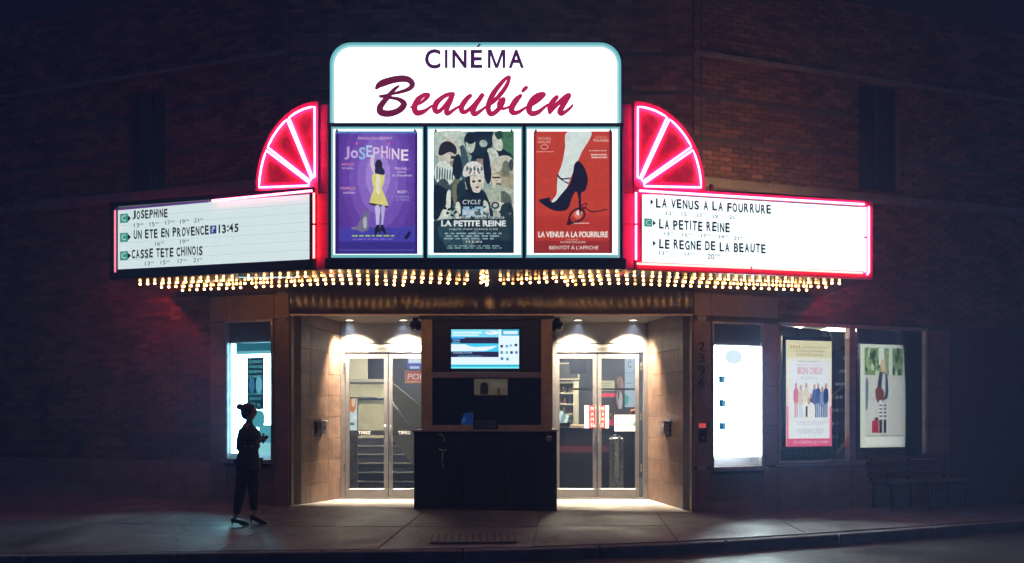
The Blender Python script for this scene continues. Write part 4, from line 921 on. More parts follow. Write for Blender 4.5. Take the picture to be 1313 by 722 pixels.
# ---------------------------------------------------------------- letter boards with neon
def board(side):
    if side == 'L':
        rz = math.atan2(YM-ENDL[1], MQL-ENDL[0]); fr = Frame(ENDL[0], ENDL[1], rz)
        lab = 'left lit letter board listing films in three lines, cinema marquee'
        q = dict(x0=152, yt0=270, x1=399, yt1=247, yb0=346, yb1=332)
    else:
        rz = math.atan2(ENDR[1]-YM, ENDR[0]-MQR); fr = Frame(MQR, YM, rz)
        lab = 'right lit letter board outlined in pink neon listing films in three lines'
        q = dict(x0=822, yt0=249, x1=1107, yt1=266, yb0=337, yb1=347)
    t = thing('letter_board', lab, 'letter board', (fr.x, fr.y, 0), fr.rz, group='letter boards on the marquee')
    u0, a = fr.uv(q['x0'], q['yt0']); u1, b = fr.uv(q['x1'], q['yt1']); _, c = fr.uv(q['x0'], q['yb0']); _, d = fr.uv(q['x1'], q['yb1'])
    z1 = (a+b)/2; z0 = (c+d)/2
    L = math.hypot(ENDL[0]-MQL, ENDL[1]-YM) if side == 'L' else math.hypot(ENDR[0]-MQR, ENDR[1]-YM)
    e0, e1 = (0, L-.02) if side == 'L' else (.02, L)
    EM = BLACK if side == 'L' else RED
    bx('board_box', BLACK, t, e0, e1, .0, .5, SOF-.012, z1+.06, .004)
    bx('top_rim', EM, t, e0, e1, -.07, .0, z1+.012, z1+.075, .004)
    bx('bottom_rim', EM, t, e0, e1, -.07, .0, SOF-.02, z0-.012, .004)
    bx('side_rim', EM, t, e0, u0-.012, -.07, .0, z0-.012, z1+.012, .003); bx('side_rim', EM, t, u1+.012, e1, -.07, .0, z0-.012, z1+.012, .003)
    bx('backlit_panel', BOARD if side == 'R' else glow('letterboard_panel_dimmer', (.78,.93,.93), 1.0), t, u0, u1, -.012, -.0005, z0, z1)
    rows = 7
    for i in range(1, rows):
        z = z0 + (z1-z0)*i/rows; bx('letter_track', ink((224,244,246), 1.15 if side == 'R' else .85), t, u0, u1, -.0145, -.0125, z-.004, z+.004)
    bx('glass_cover', make_glass('board_glass_'+side, (.98,.98,.98), 1.12), t, u0, u1, -.05, -.047, z0, z1)
    return t, fr, (u0, u1, z0, z1)
LETM = [mat('board_letter_navy', (.008,.02,.045), .4), mat('board_letter_teal', (.012,.06,.075), .4), mat('board_letter_faded', (.06,.13,.16), .5)]
def board_line(t, fr, s, xa, ya_t, ya_b, xb, tones=None, jit=.006):
    u0, z1 = fr.uv(xa, ya_t, -.016); _, z0 = fr.uv(xa, ya_b, -.016); u1, _ = fr.uv(xb, ya_t, -.016)
    wts = [.55 if c == ' ' else (.45 if c in 'I:' else (.7 if c == '1' else 1)) for c in s]; tot = sum(wts); u = u0; h = z1-z0
    rn = random.Random(s)
    for c, w in zip(s, wts):
        cw = (u1-u0)*w/tot
        if c != ' ':
            g = glyph(c); vs_, fs_, a, b, cc, d = g; mb = MB()
            ww = cw*.80 if c not in 'I1' else cw*.42
            dz = rn.uniform(-jit, jit); tl = rn.uniform(-.04, .04)
            zz0, zz1 = (z0+h*.12, z1-h*.12) if c == ':' else (z0, z1)
            put_text(mb, c, u, u+ww, zz0+dz, zz1+dz, -.0175, slant=tl, off=.03)
            k = tones[len(mb.v) % 1] if False else (rn.choices([0,1,2], (5,4,1))[0] if tones is None else rn.choices([0,1,2], tones)[0])
            mb.build('letter', LETM[k], t, fix=False)
        u += cw
def times_line(t, fr, xs_, y, s_, tone=-1, hpx=5):
    mb = MB()
    for xx, yy, tx in xs_:
        u0, z1 = fr.uv(xx, yy, -.016); u1, z0 = fr.uv(xx+hpx*1.25, yy+hpx, -.016)
        put_text(mb, tx, u0, u1, z0, z1, -.0172); ua, za = fr.uv(xx+hpx*1.45, yy, -.016); ub, zb_ = fr.uv(xx+hpx*2.3, yy+hpx*.35, -.016); put_text(mb, '00', ua, ub, zb_, za, -.0172)
    mb.build('showtime_figures', LETM[tone] if tone >= 0 else FAINT, t, fix=False)
def cbadge(t, fr, x, y, w=10, h=11):
    u0, z1 = fr.uv(x, y, -.016); u1, z0 = fr.uv(x+w, y+h, -.016)
    o = bx('green_badge', ink((60,165,150), .9), t, u0, u1, -.0185, -.0172, z0, z1); mb = MB()
    put_text(mb, 'C', u0+(u1-u0)*.22, u1-(u1-u0)*.2, z0+(z1-z0)*.2, z1-(z1-z0)*.18, -.0195); mb.build('badge_letter', ink((225,245,240), .95), t, fix=False)
def arrow(t, fr, x, y):
    u0, z1 = fr.uv(x, y, -.016); u1, z0 = fr.uv(x+4, y+8, -.016); MB().add([(u0,-.0172,z0),(u1,-.0172,(z0+z1)/2),(u0,-.0172,z1)],[(0,1,2)]).build('small_arrow', LETM[2], t, fix=False)
t, fr, rc = board('L')
board_line(t, fr, 'JOSEPHINE', 170, 270.5, 281.5, 216)
board_line(t, fr, 'UN ETE EN PROVENCE', 171.5, 295.5, 307, 269, (6,3,0)); board_line(t, fr, '13:45', 280.5, 288, 299, 307, (6,3,0))
board_line(t, fr, 'CASSE TETE CHINOIS', 169, 320.5, 332, 261, (5,4,1))
for y in (274.5, 299, 322.5): cbadge(t, fr, 154, y)
for x, y in ((164, 276), (164, 300), (164, 324)): arrow(t, fr, x, y)
u0, z1 = fr.uv(269.5, 289.5, -.016); u1, z0 = fr.uv(277.5, 299.5, -.016); bx('blue_badge', ink((50,55,150), .9), t, u0, u1, -.0185, -.0172, z0, z1)
mb = MB(); put_text(mb, '?', u0+.02, u1-.02, z0+.02, z1-.015, -.0195); mb.build('badge_letter', ink((225,235,250), .95), t, fix=False)
times_line(t, fr, [(172, 286.5, '13'), (192, 285, '15'), (212, 283, '17'), (231, 281.5, '19'), (249, 280, '21')], 0, 0)
times_line(t, fr, [(199, 310, '16'), (231, 307.5, '19')], 0, 0)
times_line(t, fr, [(186, 335.5, '13'), (206, 334, '15'), (228, 332.5, '17'), (248, 331, '21')], 0, 0, 1)
LB = (t, fr, rc)
t, fr, rc = board('R')
board_line(t, fr, 'LA VENUS A LA FOURRURE', 841, 254, 266, 990)
board_line(t, fr, 'LA PETITE REINE', 845, 281, 293.5, 937)
board_line(t, fr, 'LE REGNE DE LA BEAUTE', 845, 306.5, 318.5, 983, (6,4,1))
cbadge(t, fr, 826, 280)
for x, y in ((834, 255), (837, 282), (837, 308)): arrow(t, fr, x, y)
times_line(t, fr, [(854, 271, '13'), (874, 272, '15'), (894, 273.5, '17'), (914, 275, '19'), (935, 276, '21')], 0, 0)
times_line(t, fr, [(852, 297.5, '13'), (875, 299, '15'), (899, 300, '17'), (922, 301.5, '19'), (941, 303, '21')], 0, 0)
times_line(t, fr, [(845, 322, '13'), (878, 324, '17')], 0, 0); times_line(t, fr, [(907, 325.5, '20')], 0, 0, 0, 7)
RB = (t, fr, rc)

def neon_line(t, fr, pix, m, r=.0135, off=-.085, closed=False, name='neon_tube', n=8):
    pts = []
    for (x, y) in pix:
        u, z = fr.uv(x, y, off); pts.append((u, off, z))
    return MB().tube(pts, r, n, closed).build(name, m, t, smooth=True)
t, fr, rc = LB
neon_line(t, fr, [(272, 257.5), (400, 244.5)], NEON); neon_line(t, fr, [(152, 268.5), (268, 258)], NEOND, .014)
neon_line(t, fr, [(147.5, 270), (147.5, 349)], glow('neon_tube_rose', (1,.2,.3), 1.6), .012)
neon_line(t, fr, [(402.5, 247.5), (402.5, 286)], NEONR); neon_line(t, fr, [(402.5, 289), (402.5, 331)], NEONR)
t, fr, rc = RB
neon_line(t, fr, [(820, 244.5), (1108, 262)], NEON, .014); neon_line(t, fr, [(817, 338), (962, 343.5)], NEONR, .014); neon_line(t, fr, [(965, 343.6), (1106, 350)], NEONR, .014)
neon_line(t, fr, [(1109.5, 266), (1109.5, 303)], NEON, .014); neon_line(t, fr, [(1109.5, 306), (1109.5, 349)], NEON, .014); neon_line(t, fr, [(1114, 265), (1114, 349), (1112, 352)], NEON, .014)
neon_line(t, fr, [(815.5, 247), (815.5, 286)], NEON); neon_line(t, fr, [(815.5, 289), (815.5, 333)], NEON)

# red channels beside the centre sign, and the fans
def arc(cx_, cy_, rx, ry, a0, a1, n=8): return [(cx_ + rx*math.cos(R(a0+(a1-a0)*i/n)), cy_ - ry*math.sin(R(a0+(a1-a0)*i/n))) for i in range(n+1)]
def fan(side):
    if side == 'L': fr = LB[1]; lab = 'pink neon quarter fan left of the big sign'; px, py, rx, ry, s_ = 404.5, 239, 73.5, 104, -1
    else: fr = RB[1]; lab = 'pink neon quarter fan right of the big sign'; px, py, rx, ry, s_ = 816.5, 240, 84, 105, 1
    t = thing('neon_fan', lab, 'neon sign', (fr.x, fr.y, 0), fr.rz, group='neon fans above the letter boards')
    drop = 5 if side == 'L' else 4                # the lower edge follows the board below it
    def pt(ang, k=1):                             # ang 0 = along the board, 90 = straight up
        c_, q_ = math.cos(R(ang)), math.sin(R(ang)); return (px + s_*rx*k*c_, py - ry*k*q_ + drop*k*c_)
    def loc(p, off): u, z = fr.uv(p[0], p[1], off); return u, z
    bxs = [pt(a, 1.05) for a in range(0, 91, 6)]
    inner = [(px - s_*3, pt(90, 1.05)[1]), (px - s_*3, py + 9), (pt(0, 1.05)[0], pt(0)[1] + 5)]
    poly = [loc(p, -.03) for p in bxs + inner]
    MB().prism(poly, -.03, .06).build('fan_plate', RED, t)
    for a0, a1, m in ((2, 29.5, RED), (32, 59.5, REDD), (62, 89, RED)):
        ins = [loc(pt(a, .93), -.034) for a in [a0+3+(a1-a0-6)*i/5 for i in range(6)]] + [loc(pt((a0+a1)/2, .26), -.034)]
        MB().prism(ins, -.036, -.0305).build('fan_recess', REDD, t)
        tip = pt((a0+a1)/2, .10)
        path = [pt((a0+a1)/2-8, .12)] + [pt(a, .985) for a in [a0+(a1-a0)*i/7 for i in range(8)]] + [pt((a0+a1)/2+8, .12)]
        neon_line(t, fr, path + [path[0]], NEON, .0125, -.07)
    for a in (2, 30, 60, 88, 15, 45, 75):
        u, z = loc(pt(a, .985), -.05); MB().tube([(u, -.06, z), (u, -.03, z)], .008, 6).build('tube_clip', BLACK, t)
    return t
fan('L'); fan('R')
for side, a, b in (('L', 405.5, 420.5), ('R', 798.5, 813)):
    fr = FSn; x0, x1 = at(a, D2), at(b, D2)
    q = thing('sign_side_channel', 'tall red enamel channel between the big sign and the %s letter board' % ('left' if side == 'L' else 'right'), 'sign panel', (0, YM, 0), group='red side channels')
    bx('channel', RED, q, x0, x1, .0, .5, SOF-.01, zt(133, D2), .01)
    for yy in (248, 288): bx('channel_joint', REDD, q, x0+.003, x1-.003, -.006, -.0005, zt(yy, D2), zt(yy-2, D2))
bx('under_edge_light', glow('cool_reflection', (.6,.9,1.0), .8), mq, at(300, 11.0), at(372, 10.9), -1.45, -1.40, SOF-.02, SOF-.008)  # glowing strip standing in for a bluish reflection under the left edge

for e, wy_, lab in ((ENDL, wyL, 'neon tube along the left end of the canopy'), (ENDR, wyR, 'neon tube along the right end of the canopy')):
    sg_ = -1 if e[0] < 0 else 1; xx = e[0] + sg_*.09
    MB().tube([(xx, e[1]+.15, SOF+.09), (xx, wy_-.12, SOF+.09)], .017, 8).build('end_neon_tube', glow('neon_tube_end', (1.0, .07, .11), 55), mq, smooth=True)
# dark box on the right board; hidden warm strip added to light the brick
q = thing('brick_fill_box', 'long dark lamp housing on top of the right letter board washing the brick', 'lamp', (RB[1].x, RB[1].y, 0), RB[1].rz)
u0, z0 = RB[1].uv(925, 250, .1); u1, _ = RB[1].uv(1093, 250, .1)
bx('lamp_housing', BLACK, q, 1.2, 2.95, .08, .3, RB[2][3]+.062, RB[2][3]+.14, .01); bx('lamp_strip', glow('warm_fill_strip', (1.0, .60, .25), 105), q, 1.25, 2.9, .301, .315, RB[2][3]+.075, RB[2][3]+.13); bx('bracket', REDD, q, 1.1, 1.14, .08, .12, RB[2][3]+.062, RB[2][3]+.21)

# ---------------------------------------------------------------- wall display cases
def display_case(fr, hole, lit, lab, sheet, draw, sill):
    t = thing('display_case', lab, 'display case', (fr.x, fr.y, 0), fr.rz, group='lit display cases in the stone wall')
    a, b, c, d = hole; fw = .035
    f = MB().box(a, a+fw, -.05, .03, c, d).box(b-fw, b, -.05, .03, c, d).box(a+fw, b-fw, -.05, .03, c, c+fw).box(a+fw, b-fw, -.05, .03, d-fw, d)
    f.build('case_frame', ALUD, t)
    bx('case_back', mat('case_grey_back', (.07,.06,.065), .5), t, a, b, .28, .30, c, d)
    for xx in (a, b-.01): bx('case_side', mat('case_grey_back', (.07,.06,.065), .5), t, xx, xx+.01, .03, .28, c, d)
    l0, l1, m0, m1 = lit
    bx('backlit_sheet', sheet, t, l0, l1, -.01, .02, m0, m1)
    A = Art(l0, l1, m0, m1, -.0105, 1.0); draw(A); A.build('printed_sheet', t)
    bx('hood_panel', mat('case_grey_hood', (.10,.085,.09), .35), t, a+fw, b-fw, .0, .012, m1+.012, d-fw)
    bx('case_glass', GLASS, t, a+fw, b-fw, -.03, -.026, c+fw, d-fw)
    if sill:
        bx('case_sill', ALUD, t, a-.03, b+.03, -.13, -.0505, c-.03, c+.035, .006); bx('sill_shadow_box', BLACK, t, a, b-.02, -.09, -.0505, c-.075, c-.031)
    return t
def drawR(A):
    for i, v in enumerate((.30, .515, .72)):
        A.rect(.09, v-.03, .24, v+.035, (60,150,190), 1.0); A.rect(.11, v-.02, .18, v+.02, (25,95,150)); A.oval(.2, v, .03, .03, (120,190,215)); A.lines(.5, v-.02, .6, v+.03, 3, (205,225,240), 1.1, i); A.rect(.06, v-.10, .9, v-.096, (214,232,245), 1.2); A.text(('COMPLET','CE SOIR','BIENTOT')[i], .3, v-.012, .44, v+.008, (190,215,235), 1.2)
    A.oval(.4, .1, .2, .07, (212,230,240), k=1.25)
def drawL(A):
    A.rect(.62,.90,1,1,(150,225,235),1.1); A.rect(.12,.0,1,.07,(40,120,140),.9); A.rect(.12,.07,1,.10,(120,200,215),1.0)
    A.rect(.40,.13,.82,.60,(10,52,66))
    for i in range(4): A.text(('LES RENDEZ','VOUS DE','CINEMA','LE MARDI')[i], .44,.155+.045*i,.78,.18+.045*i,(120,220,230))
    A.oval(.52,.38,.07,.07,(60,120,160)); A.oval(.70,.38,.08,.08,(110,190,210)); A.text('EN PLEIN AIR', .44,.45,.79,.47,(100,200,210)); A.text('GRATUIT', .46,.49,.76,.515,(100,200,210)); A.text('21 h', .5,.54,.72,.57,(100,200,210)); A.smooth([(.5,.62),(.8,.62),(.82,.74),(.6,.76),(.48,.7)],(80,170,185)); A.rect(.7,.74,1,.9,(90,180,200))
display_case(FR, caseR, FR.rect(916, 443, 973.5, 585, -.01), 'bright white display case with three small blue squares on the right stone pier', BOXP, drawR, True)
display_case(FL, caseL, FL.rect(296.5, 441, 348, 582, -.01), 'tall blue white display case behind the standing woman on the left pier', BOXL, drawL, True)

# house number, intercom
NUM = mat('black_number', (.006,.006,.008), .4)
q = thing('house_number', 'black digits 2396 stacked down the stone edge right of the entrance', 'house number', (FR.x, FR.y, 0), FR.rz)
for ch, y in zip('2396', (438, 453.5, 469, 484.5)):
    u0, z1 = FR.uv(895.5, y, -.02); u1, z0 = FR.uv(903.5, y+11.5, -.02); g = MB(); put_text(g, ch, u0, u1, z0, z1, -.034)
    n = len(g.v); g.v += [(x_, -.0205, z_) for x_, _, z_ in g.v]; fs0 = list(g.f); g.f += [tuple(i+n for i in reversed(f_)) for f_ in fs0]
    ed = {}
    for f_ in fs0:
        for i in range(len(f_)):
            e = (f_[i], f_[(i+1)%len(f_)]); k = tuple(sorted(e)); ed[k] = None if k in ed else e
    g.f += [(e[0], e[0]+n, e[1]+n, e[1]) for e in ed.values() if e]; g.m = [0]*len(g.f); g.build('digit', NUM, q)
q = thing('intercom', 'small black intercom with a red lamp on the stone beside the entrance', 'intercom', (FR.x, FR.y, 0), FR.rz)
u0, u1, z0, z1 = FR.rect(896, 543, 904.5, 567, -.03); bx('intercom_case', BLACK, q, u0, u1, -.07, -.0205, z0, z1-.07, .008)
bx('red_lamp', glow('red_lamp', (1,.12,.1), .55), q, u0+.005, u1-.005, -.06, -.0205, z1-.068, z1, .006)
bx('call_button', ALUD, q, (u0+u1)/2-.014, (u0+u1)/2+.014, -.078, -.0705, z0+.05, z0+.08)

# ---------------------------------------------------------------- shop window on the right
a, b, c, d = winR; fw = .05
mull = FR.rect(1088, 413, 1096, 592)
f = MB().box(a, b, -.03, .09, d-fw, d).box(a, b, -.03, .09, c, c+fw).box(a, a+fw*.7, -.03, .09, c+fw, d-fw).box(b-fw, b, -.03, .09, c+fw, d-fw)
sw = f.build('shop_window', BRONZE, wr); bevelled(sw, .004)
bx('mullion', BRONZE, sw, mull[0], mull[1], -.028, .088, c+fw, d-fw, .004)
bx('pane', GLASS, sw, a+fw*.7-.004, mull[0]+.004, .03, .036, c+fw-.004, d-fw+.004); bx('pane', GLASS, sw, mull[1]-.004, b-fw+.004, .03, .036, c+fw-.004, d-fw+.004)
bx('window_sill', ALUD, sw, a-.02, b+.02, -.06, .02, c-.03, c-.002, .004)
# room behind: stair diagonal, pale ceiling patch, dark wall
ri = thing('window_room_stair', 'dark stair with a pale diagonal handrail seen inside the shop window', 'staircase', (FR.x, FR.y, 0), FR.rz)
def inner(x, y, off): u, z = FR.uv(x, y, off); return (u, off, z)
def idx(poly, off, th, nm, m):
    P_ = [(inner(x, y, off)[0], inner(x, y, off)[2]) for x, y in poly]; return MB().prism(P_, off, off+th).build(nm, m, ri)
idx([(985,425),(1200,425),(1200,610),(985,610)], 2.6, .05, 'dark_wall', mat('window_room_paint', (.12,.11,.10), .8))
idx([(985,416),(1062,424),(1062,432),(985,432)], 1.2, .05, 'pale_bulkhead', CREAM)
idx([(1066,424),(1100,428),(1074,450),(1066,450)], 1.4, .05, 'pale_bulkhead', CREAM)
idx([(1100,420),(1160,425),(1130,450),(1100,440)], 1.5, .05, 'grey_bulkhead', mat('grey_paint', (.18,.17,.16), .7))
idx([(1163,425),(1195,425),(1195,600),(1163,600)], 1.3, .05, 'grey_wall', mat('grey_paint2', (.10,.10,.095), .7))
for k in range(9):
    idx([(1060+5*k, 575-17*k), (1069+5*k, 575-17*k), (1069+5*k, 579-17*k), (1060+5*k, 579-17*k)], 1.6, .3, 'step', STEPM)
MB().tube([inner(1062, 512, 1.1), inner(1092, 486, 1.1)], .022, 8).build('handrail', mat('tan_wood', (.45,.33,.2), .5), ri, smooth=True)
MB().tube([inner(1062, 592, 1.1), inner(1092, 560, 1.1)], .03, 8).build('handrail', mat('tan_wood', (.45,.33,.2), .5), ri, smooth=True)
for k in range(5): MB().tube([inner(1064+6*k, 590-6*k, 1.1), inner(1064+6*k, 511-5.2*k, 1.1)], .01, 6).build('baluster', BLACK, ri)
for k in range(9):
    MB().tube([inner(1164+3*k, 545, 1.0), inner(1167+3*k, 520, 1.0)], .008, 5).build('lattice_bar', ALUD, ri)
MB().tube([inner(1163, 518, 1.0), inner(1192, 518, 1.0)], .014, 6).build('lattice_rail', ALUD, ri)
def hung(lab, box, draw, margin, group='hanging lit posters in the shop window', off=.28):
    t = thing('hanging_poster', lab, 'poster', (FR.x, FR.y, 0), FR.rz, group=group)
    x0, x1, z0, z1 = FR.rect(*box, off); m = margin
    bx('poster_frame', BLACK, t, x0-m[0], x1+m[1], off+.006, off+.06, z0-.02, z1+m[2], .004)
    bx('poster_sheet', ink((235,240,225), .9), t, x0, x1, off-.004, off+.005, z0, z1)
    A = Art(x0, x1, z0, z1, off-.0045, 1.2, .08); draw(A); A.build('artwork', t)
    for xx in (x0+(x1-x0)*.25, x0+(x1-x0)*.8): MB().tube([(xx, off+.03, z1+m[2]-.02), (xx, off+.03, d+.02)], .006, 5).build('hanging_wire', BLACK, t)
    bz0, bz1 = FR.uv(box[0], box[3]+17, off)[1], z0-.022
    return t, x0, x1, bz0, bz1, off
def dA(A):
    A.rect(0,0,1,1,(244,238,222)); A.rect(.0,.0,1,.16,(232,222,180)); A.rect(.0,.62,.045,1,(236,120,160)); A.rect(.955,.62,1,1,(236,120,160)); A.rect(0,.45,.03,.62,(246,196,206)); A.rect(.97,.45,1,.62,(246,196,206)); A.rect(.0,.925,1,1,(226,84,130)); A.rect(.08,.2,.92,.92,(238,242,246))
    for k in range(4): A.oval(.1+.06*k,.062,.02,.018,(200,160,70),n=8)
    A.text('UNE COMÉDIE POUR TOUS', .36,.052,.9,.072,(110,90,60)); A.text('LE SUCCES DU PRINTEMPS', .2,.09,.84,.108,(120,100,70)); A.text('PLUS DE RIRES ENCORE', .22,.125,.8,.143,(120,100,70)); A.lines(.25,.19,.75,.205,1,(150,160,190))
    A.text("QU'EST-CE QU'ON A FAIT AU", .2,.222,.8,.236,(235,150,175)); A.text('BON DIEU?', .24,.252,.79,.315,(226,96,130)); A.lines(.3,.34,.7,.37,2,(205,205,215))
    rn = random.Random(5)
    for u, h, c1, c2 in ((.2,.0,(226,120,150),(226,150,160)), (.3,.02,(225,205,190),(200,210,225)), (.42,.0,(236,222,196),(224,214,200)), (.52,.1,(60,70,120),(50,60,110)), (.6,.01,(90,110,160),(60,80,140)), (.68,.0,(70,90,150),(80,110,170)), (.77,.03,(130,150,190),(60,80,130)), (.85,.0,(40,62,115),(50,75,130))):
        v = .43+h; A.oval(u, v, .028, .034, (206,160,140), n=9); A.smooth([(u-.045,v+.03),(u+.045,v+.03),(u+.05,v+.15),(u-.05,v+.15)], c1, n=3); A.rect(u-.035,v+.15,u-.005,.725,c2); A.rect(u+.008,v+.15,u+.035,.725,c2)
    A.smooth([(.36,.6),(.5,.58),(.6,.62),(.58,.74),(.38,.74)],(246,240,232)); A.oval(.47,.57,.03,.036,(206,160,140),n=9); A.rect(.4,.62,.44,.72,(50,56,90))
    A.lines(.12,.76,.88,.8,2,(210,205,215),seed=2); A.lines(.2,.83,.8,.88,3,(196,196,206),seed=3); A.text('AU CINEMA LE 16 MAI', .12,.945,.88,.972,(250,220,230))
def dB(A):
    A.rect(0,0,1,1,(214,222,206)); A.rect(.08,.035,.93,.3,(120,150,96)); rn = random.Random(3)
    for k in range(46):
        u, v = rn.uniform(.1,.9), rn.uniform(.05,.29); A.oval(u, v, rn.uniform(.02,.05), rn.uniform(.02,.05), rn.choice([(64,96,52),(96,130,70),(150,176,120),(196,212,170),(48,74,44)]), n=7)
    A.rect(.08,.3,.93,.88,(206,208,200)); A.rect(.08,.52,.93,.53,(184,188,182)); A.rect(.38,.035,.5,.2,(226,232,222)); A.rect(.6,.035,.68,.3,(214,222,206))
    A.smooth([(.42,.2),(.45,.15),(.51,.16),(.53,.22),(.52,.32),(.44,.32)],(206,176,120)); A.oval(.475,.2,.035,.045,(226,190,166)); A.smooth([(.38,.3),(.44,.27),(.54,.28),(.58,.36),(.57,.52),(.38,.54),(.33,.5)],(60,64,84)); A.smooth([(.46,.3),(.52,.3),(.51,.5),(.44,.5)],(196,206,206)); A.smooth([(.3,.44),(.42,.42),(.5,.47),(.46,.56),(.34,.56)],(120,66,52))
    A.smooth([(.38,.56),(.45,.56),(.45,.72),(.39,.72)],(226,226,226)); A.smooth([(.48,.56),(.55,.55),(.54,.72),(.49,.72)],(196,200,206))
    for k in range(4): A.rect(.385,.585+.035*k,.45,.6+.035*k,(70,76,90)); A.rect(.49,.585+.035*k,.545,.6+.035*k,(70,76,90))
    A.rect(.38,.73,.45,.86,(44,46,60)); A.rect(.48,.73,.54,.86,(54,56,70)); A.rect(.22,.74,.37,.86,(176,50,66)); A.rect(.28,.71,.36,.74,(120,40,52)); A.smooth([(.08,.34),(.14,.36),(.14,.5),(.12,.62),(.08,.62)],(110,120,140)); A.oval(.47,.885,.05,.012,(176,160,110)); A.rect(.08,.88,.93,.895,(176,180,170)); A.rect(.08,.9,.93,.98,(232,234,226))
def sign_under(t, x0, x1, z0, z1, off, lab, body):
    q = thing('hanging_sign', lab, 'sign', (FR.x, FR.y, 0), FR.rz, group='dark signs under the window posters')
    bx('sign_board', BLACKM, q, x0-.1, x1+.1, off+.0, off+.05, z0, z1, .003)
    mb = MB(); put_text(mb, body, x0-.04, x1+.04, z0+.03, z1-.03, off-.002); mb.build('lettering', mat('dim_sign_letter', (.12,.12,.13), .5), q, fix=False)
T = hung('tall lit poster with pink border and row of people in the shop window', (1008, 436, 1066, 572), dA, (.06,.0,.07)); sign_under(*T, 'dark sign lettered BIENTOT under the pink bordered poster', 'BIENTÔT')
T = hung('tall lit poster of a woman before trees, right in the shop window', (1103.5, 441, 1161, 573), dB, (.0,.03,.02)); sign_under(*T, 'dark sign lettered BIENTOT under the poster with the trees', 'BIENTÔT')

# ---------------------------------------------------------------- bench
bu, _ = FR.uv(1131, 600, -.45); be, _ = FR.uv(1200, 600, -.45)
wx, wy = FR.world(bu, -.5)
q = thing('bench', 'brown slatted bench against the stone wall under the shop window', 'bench', (wx, wy, side_z(wx, wy)), TA)
Lb = 1.75
for i in range(5): bx('seat_slat', BENCHW, q, 0, Lb, -.06+.085*i, .015+.085*i, .43, .458, .004)
for i in range(4):
    o = bx('back_slat', BENCHW, q, 0, Lb, .36+.012*i, .385+.012*i, .50+.095*i, .575+.095*i, .004)
for xx in (.12, Lb/2, Lb-.12):
    l = MB().box(xx-.02, xx+.02, -.05, -.01, 0, .43).box(xx-.02, xx+.02, .34, .38, 0, .43).box(xx-.02, xx+.02, -.05, .38, .39, .429).prism([(xx-.02,.43),(xx+.02,.43),(xx+.02,.86),(xx-.02,.86)], .405, .43)
    l.build('bench_frame', BLACK, q)
MB().tube([(.02, -.05, .43), (.02, -.06, .60), (.02, 0, .66), (.02, .38, .66)], .016, 8).build('armrest', BLACK, q, smooth=True)

# ---------------------------------------------------------------- the woman in the street
def skinned(name, nodes, edges, m, parent, sub=2, root=0):
    me = bpy.data.meshes.new(name); me.from_pydata([n[0] for n in nodes], edges, [])
    ob = bpy.data.objects.new(name, me); COL.objects.link(ob)
    md = ob.modifiers.new('s', 'SKIN'); md.use_smooth_shade = True
    for i, n in enumerate(nodes):
        r = n[1]; me.skin_vertices[0].data[i].radius = (r if isinstance(r, tuple) else (r, r)); me.skin_vertices[0].data[i].use_root = (i == root)
    s = ob.modifiers.new('u', 'SUBSURF'); s.levels = sub; s.render_levels = sub
    dg = bpy.context.evaluated_depsgraph_get(); dg.update(); res = bpy.data.meshes.new_from_object(ob.evaluated_get(dg))
    bpy.data.objects.remove(ob); res.name = name; res.materials.clear(); res.materials.append(m)
    res.polygons.foreach_set('use_smooth', [True]*len(res.polygons))
    return link(name, res, parent)
PD = 10.8; pxw = at(318, PD); pyw = PD+CY
w = thing('person', 'woman in dark clothes and high heels with a hair bun, standing on the pavement', 'person', (pxw, pyw, side_z(pxw, pyw)))
nd = [((.0,0,.86),.105), ((.0,0,.98),.092), ((.005,0,1.12),.105), ((.0,0,1.25),.088), ((.008,0,1.325),.043), ((.02,0,1.375),.046),        # 0-5 pelvis..neck
      ((.03,0,1.44),.078), ((.025,0,1.51),.078), ((.02,0,1.545),.052),                                                      # 6-8 head
      ((-.005,.14,1.235),.05), ((-.03,.175,1.03),.037), ((.08,.12,1.02),.03), ((.125,.06,1.09),.024),                                  # 9-12 far arm, bent
      ((-.005,-.14,1.235),.05), ((-.05,-.175,1.03),.037), ((.05,-.13,1.0),.03), ((.105,-.07,1.06),.024),                              # 13-16 near arm
      ((-.02,-.075,.8),.088), ((-.06,-.08,.48),.055), ((-.10,-.08,.36),.056), ((-.14,-.08,.13),.034),                                # 17-20 rear leg
      ((.03,.075,.8),.088), ((.06,.08,.48),.055), ((.055,.08,.36),.056), ((.055,.08,.15),.034)]                                     # 21-24 front leg
ed = [(0,1),(1,2),(2,3),(3,4),(4,5),(5,6),(6,7),(7,8),(3,9),(9,10),(10,11),(11,12),(3,13),(13,14),(14,15),(15,16),(0,17),(17,18),(18,19),(19,20),(0,21),(21,22),(22,23),(23,24)]
n0 = len(nd)
# feet raised on heels: ankle, ball, toe
for base, (ax, ay, az) in ((20, (-.14,-.08,.13)), (24, (.055,.08,.15))):
    nd += [((ax-.01, ay, az-.045),.03), ((ax+.09, ay, .045),.03), ((ax+.15, ay, .028),.02)]; k = len(nd)
    ed += [(base, k-3), (k-3, k-2), (k-2, k-1)]
# nose and chin
nd += [((.115,0,1.462),.012), ((.085,0,1.405),.024)]; ed += [(6, len(nd)-2), (6, len(nd)-1)]
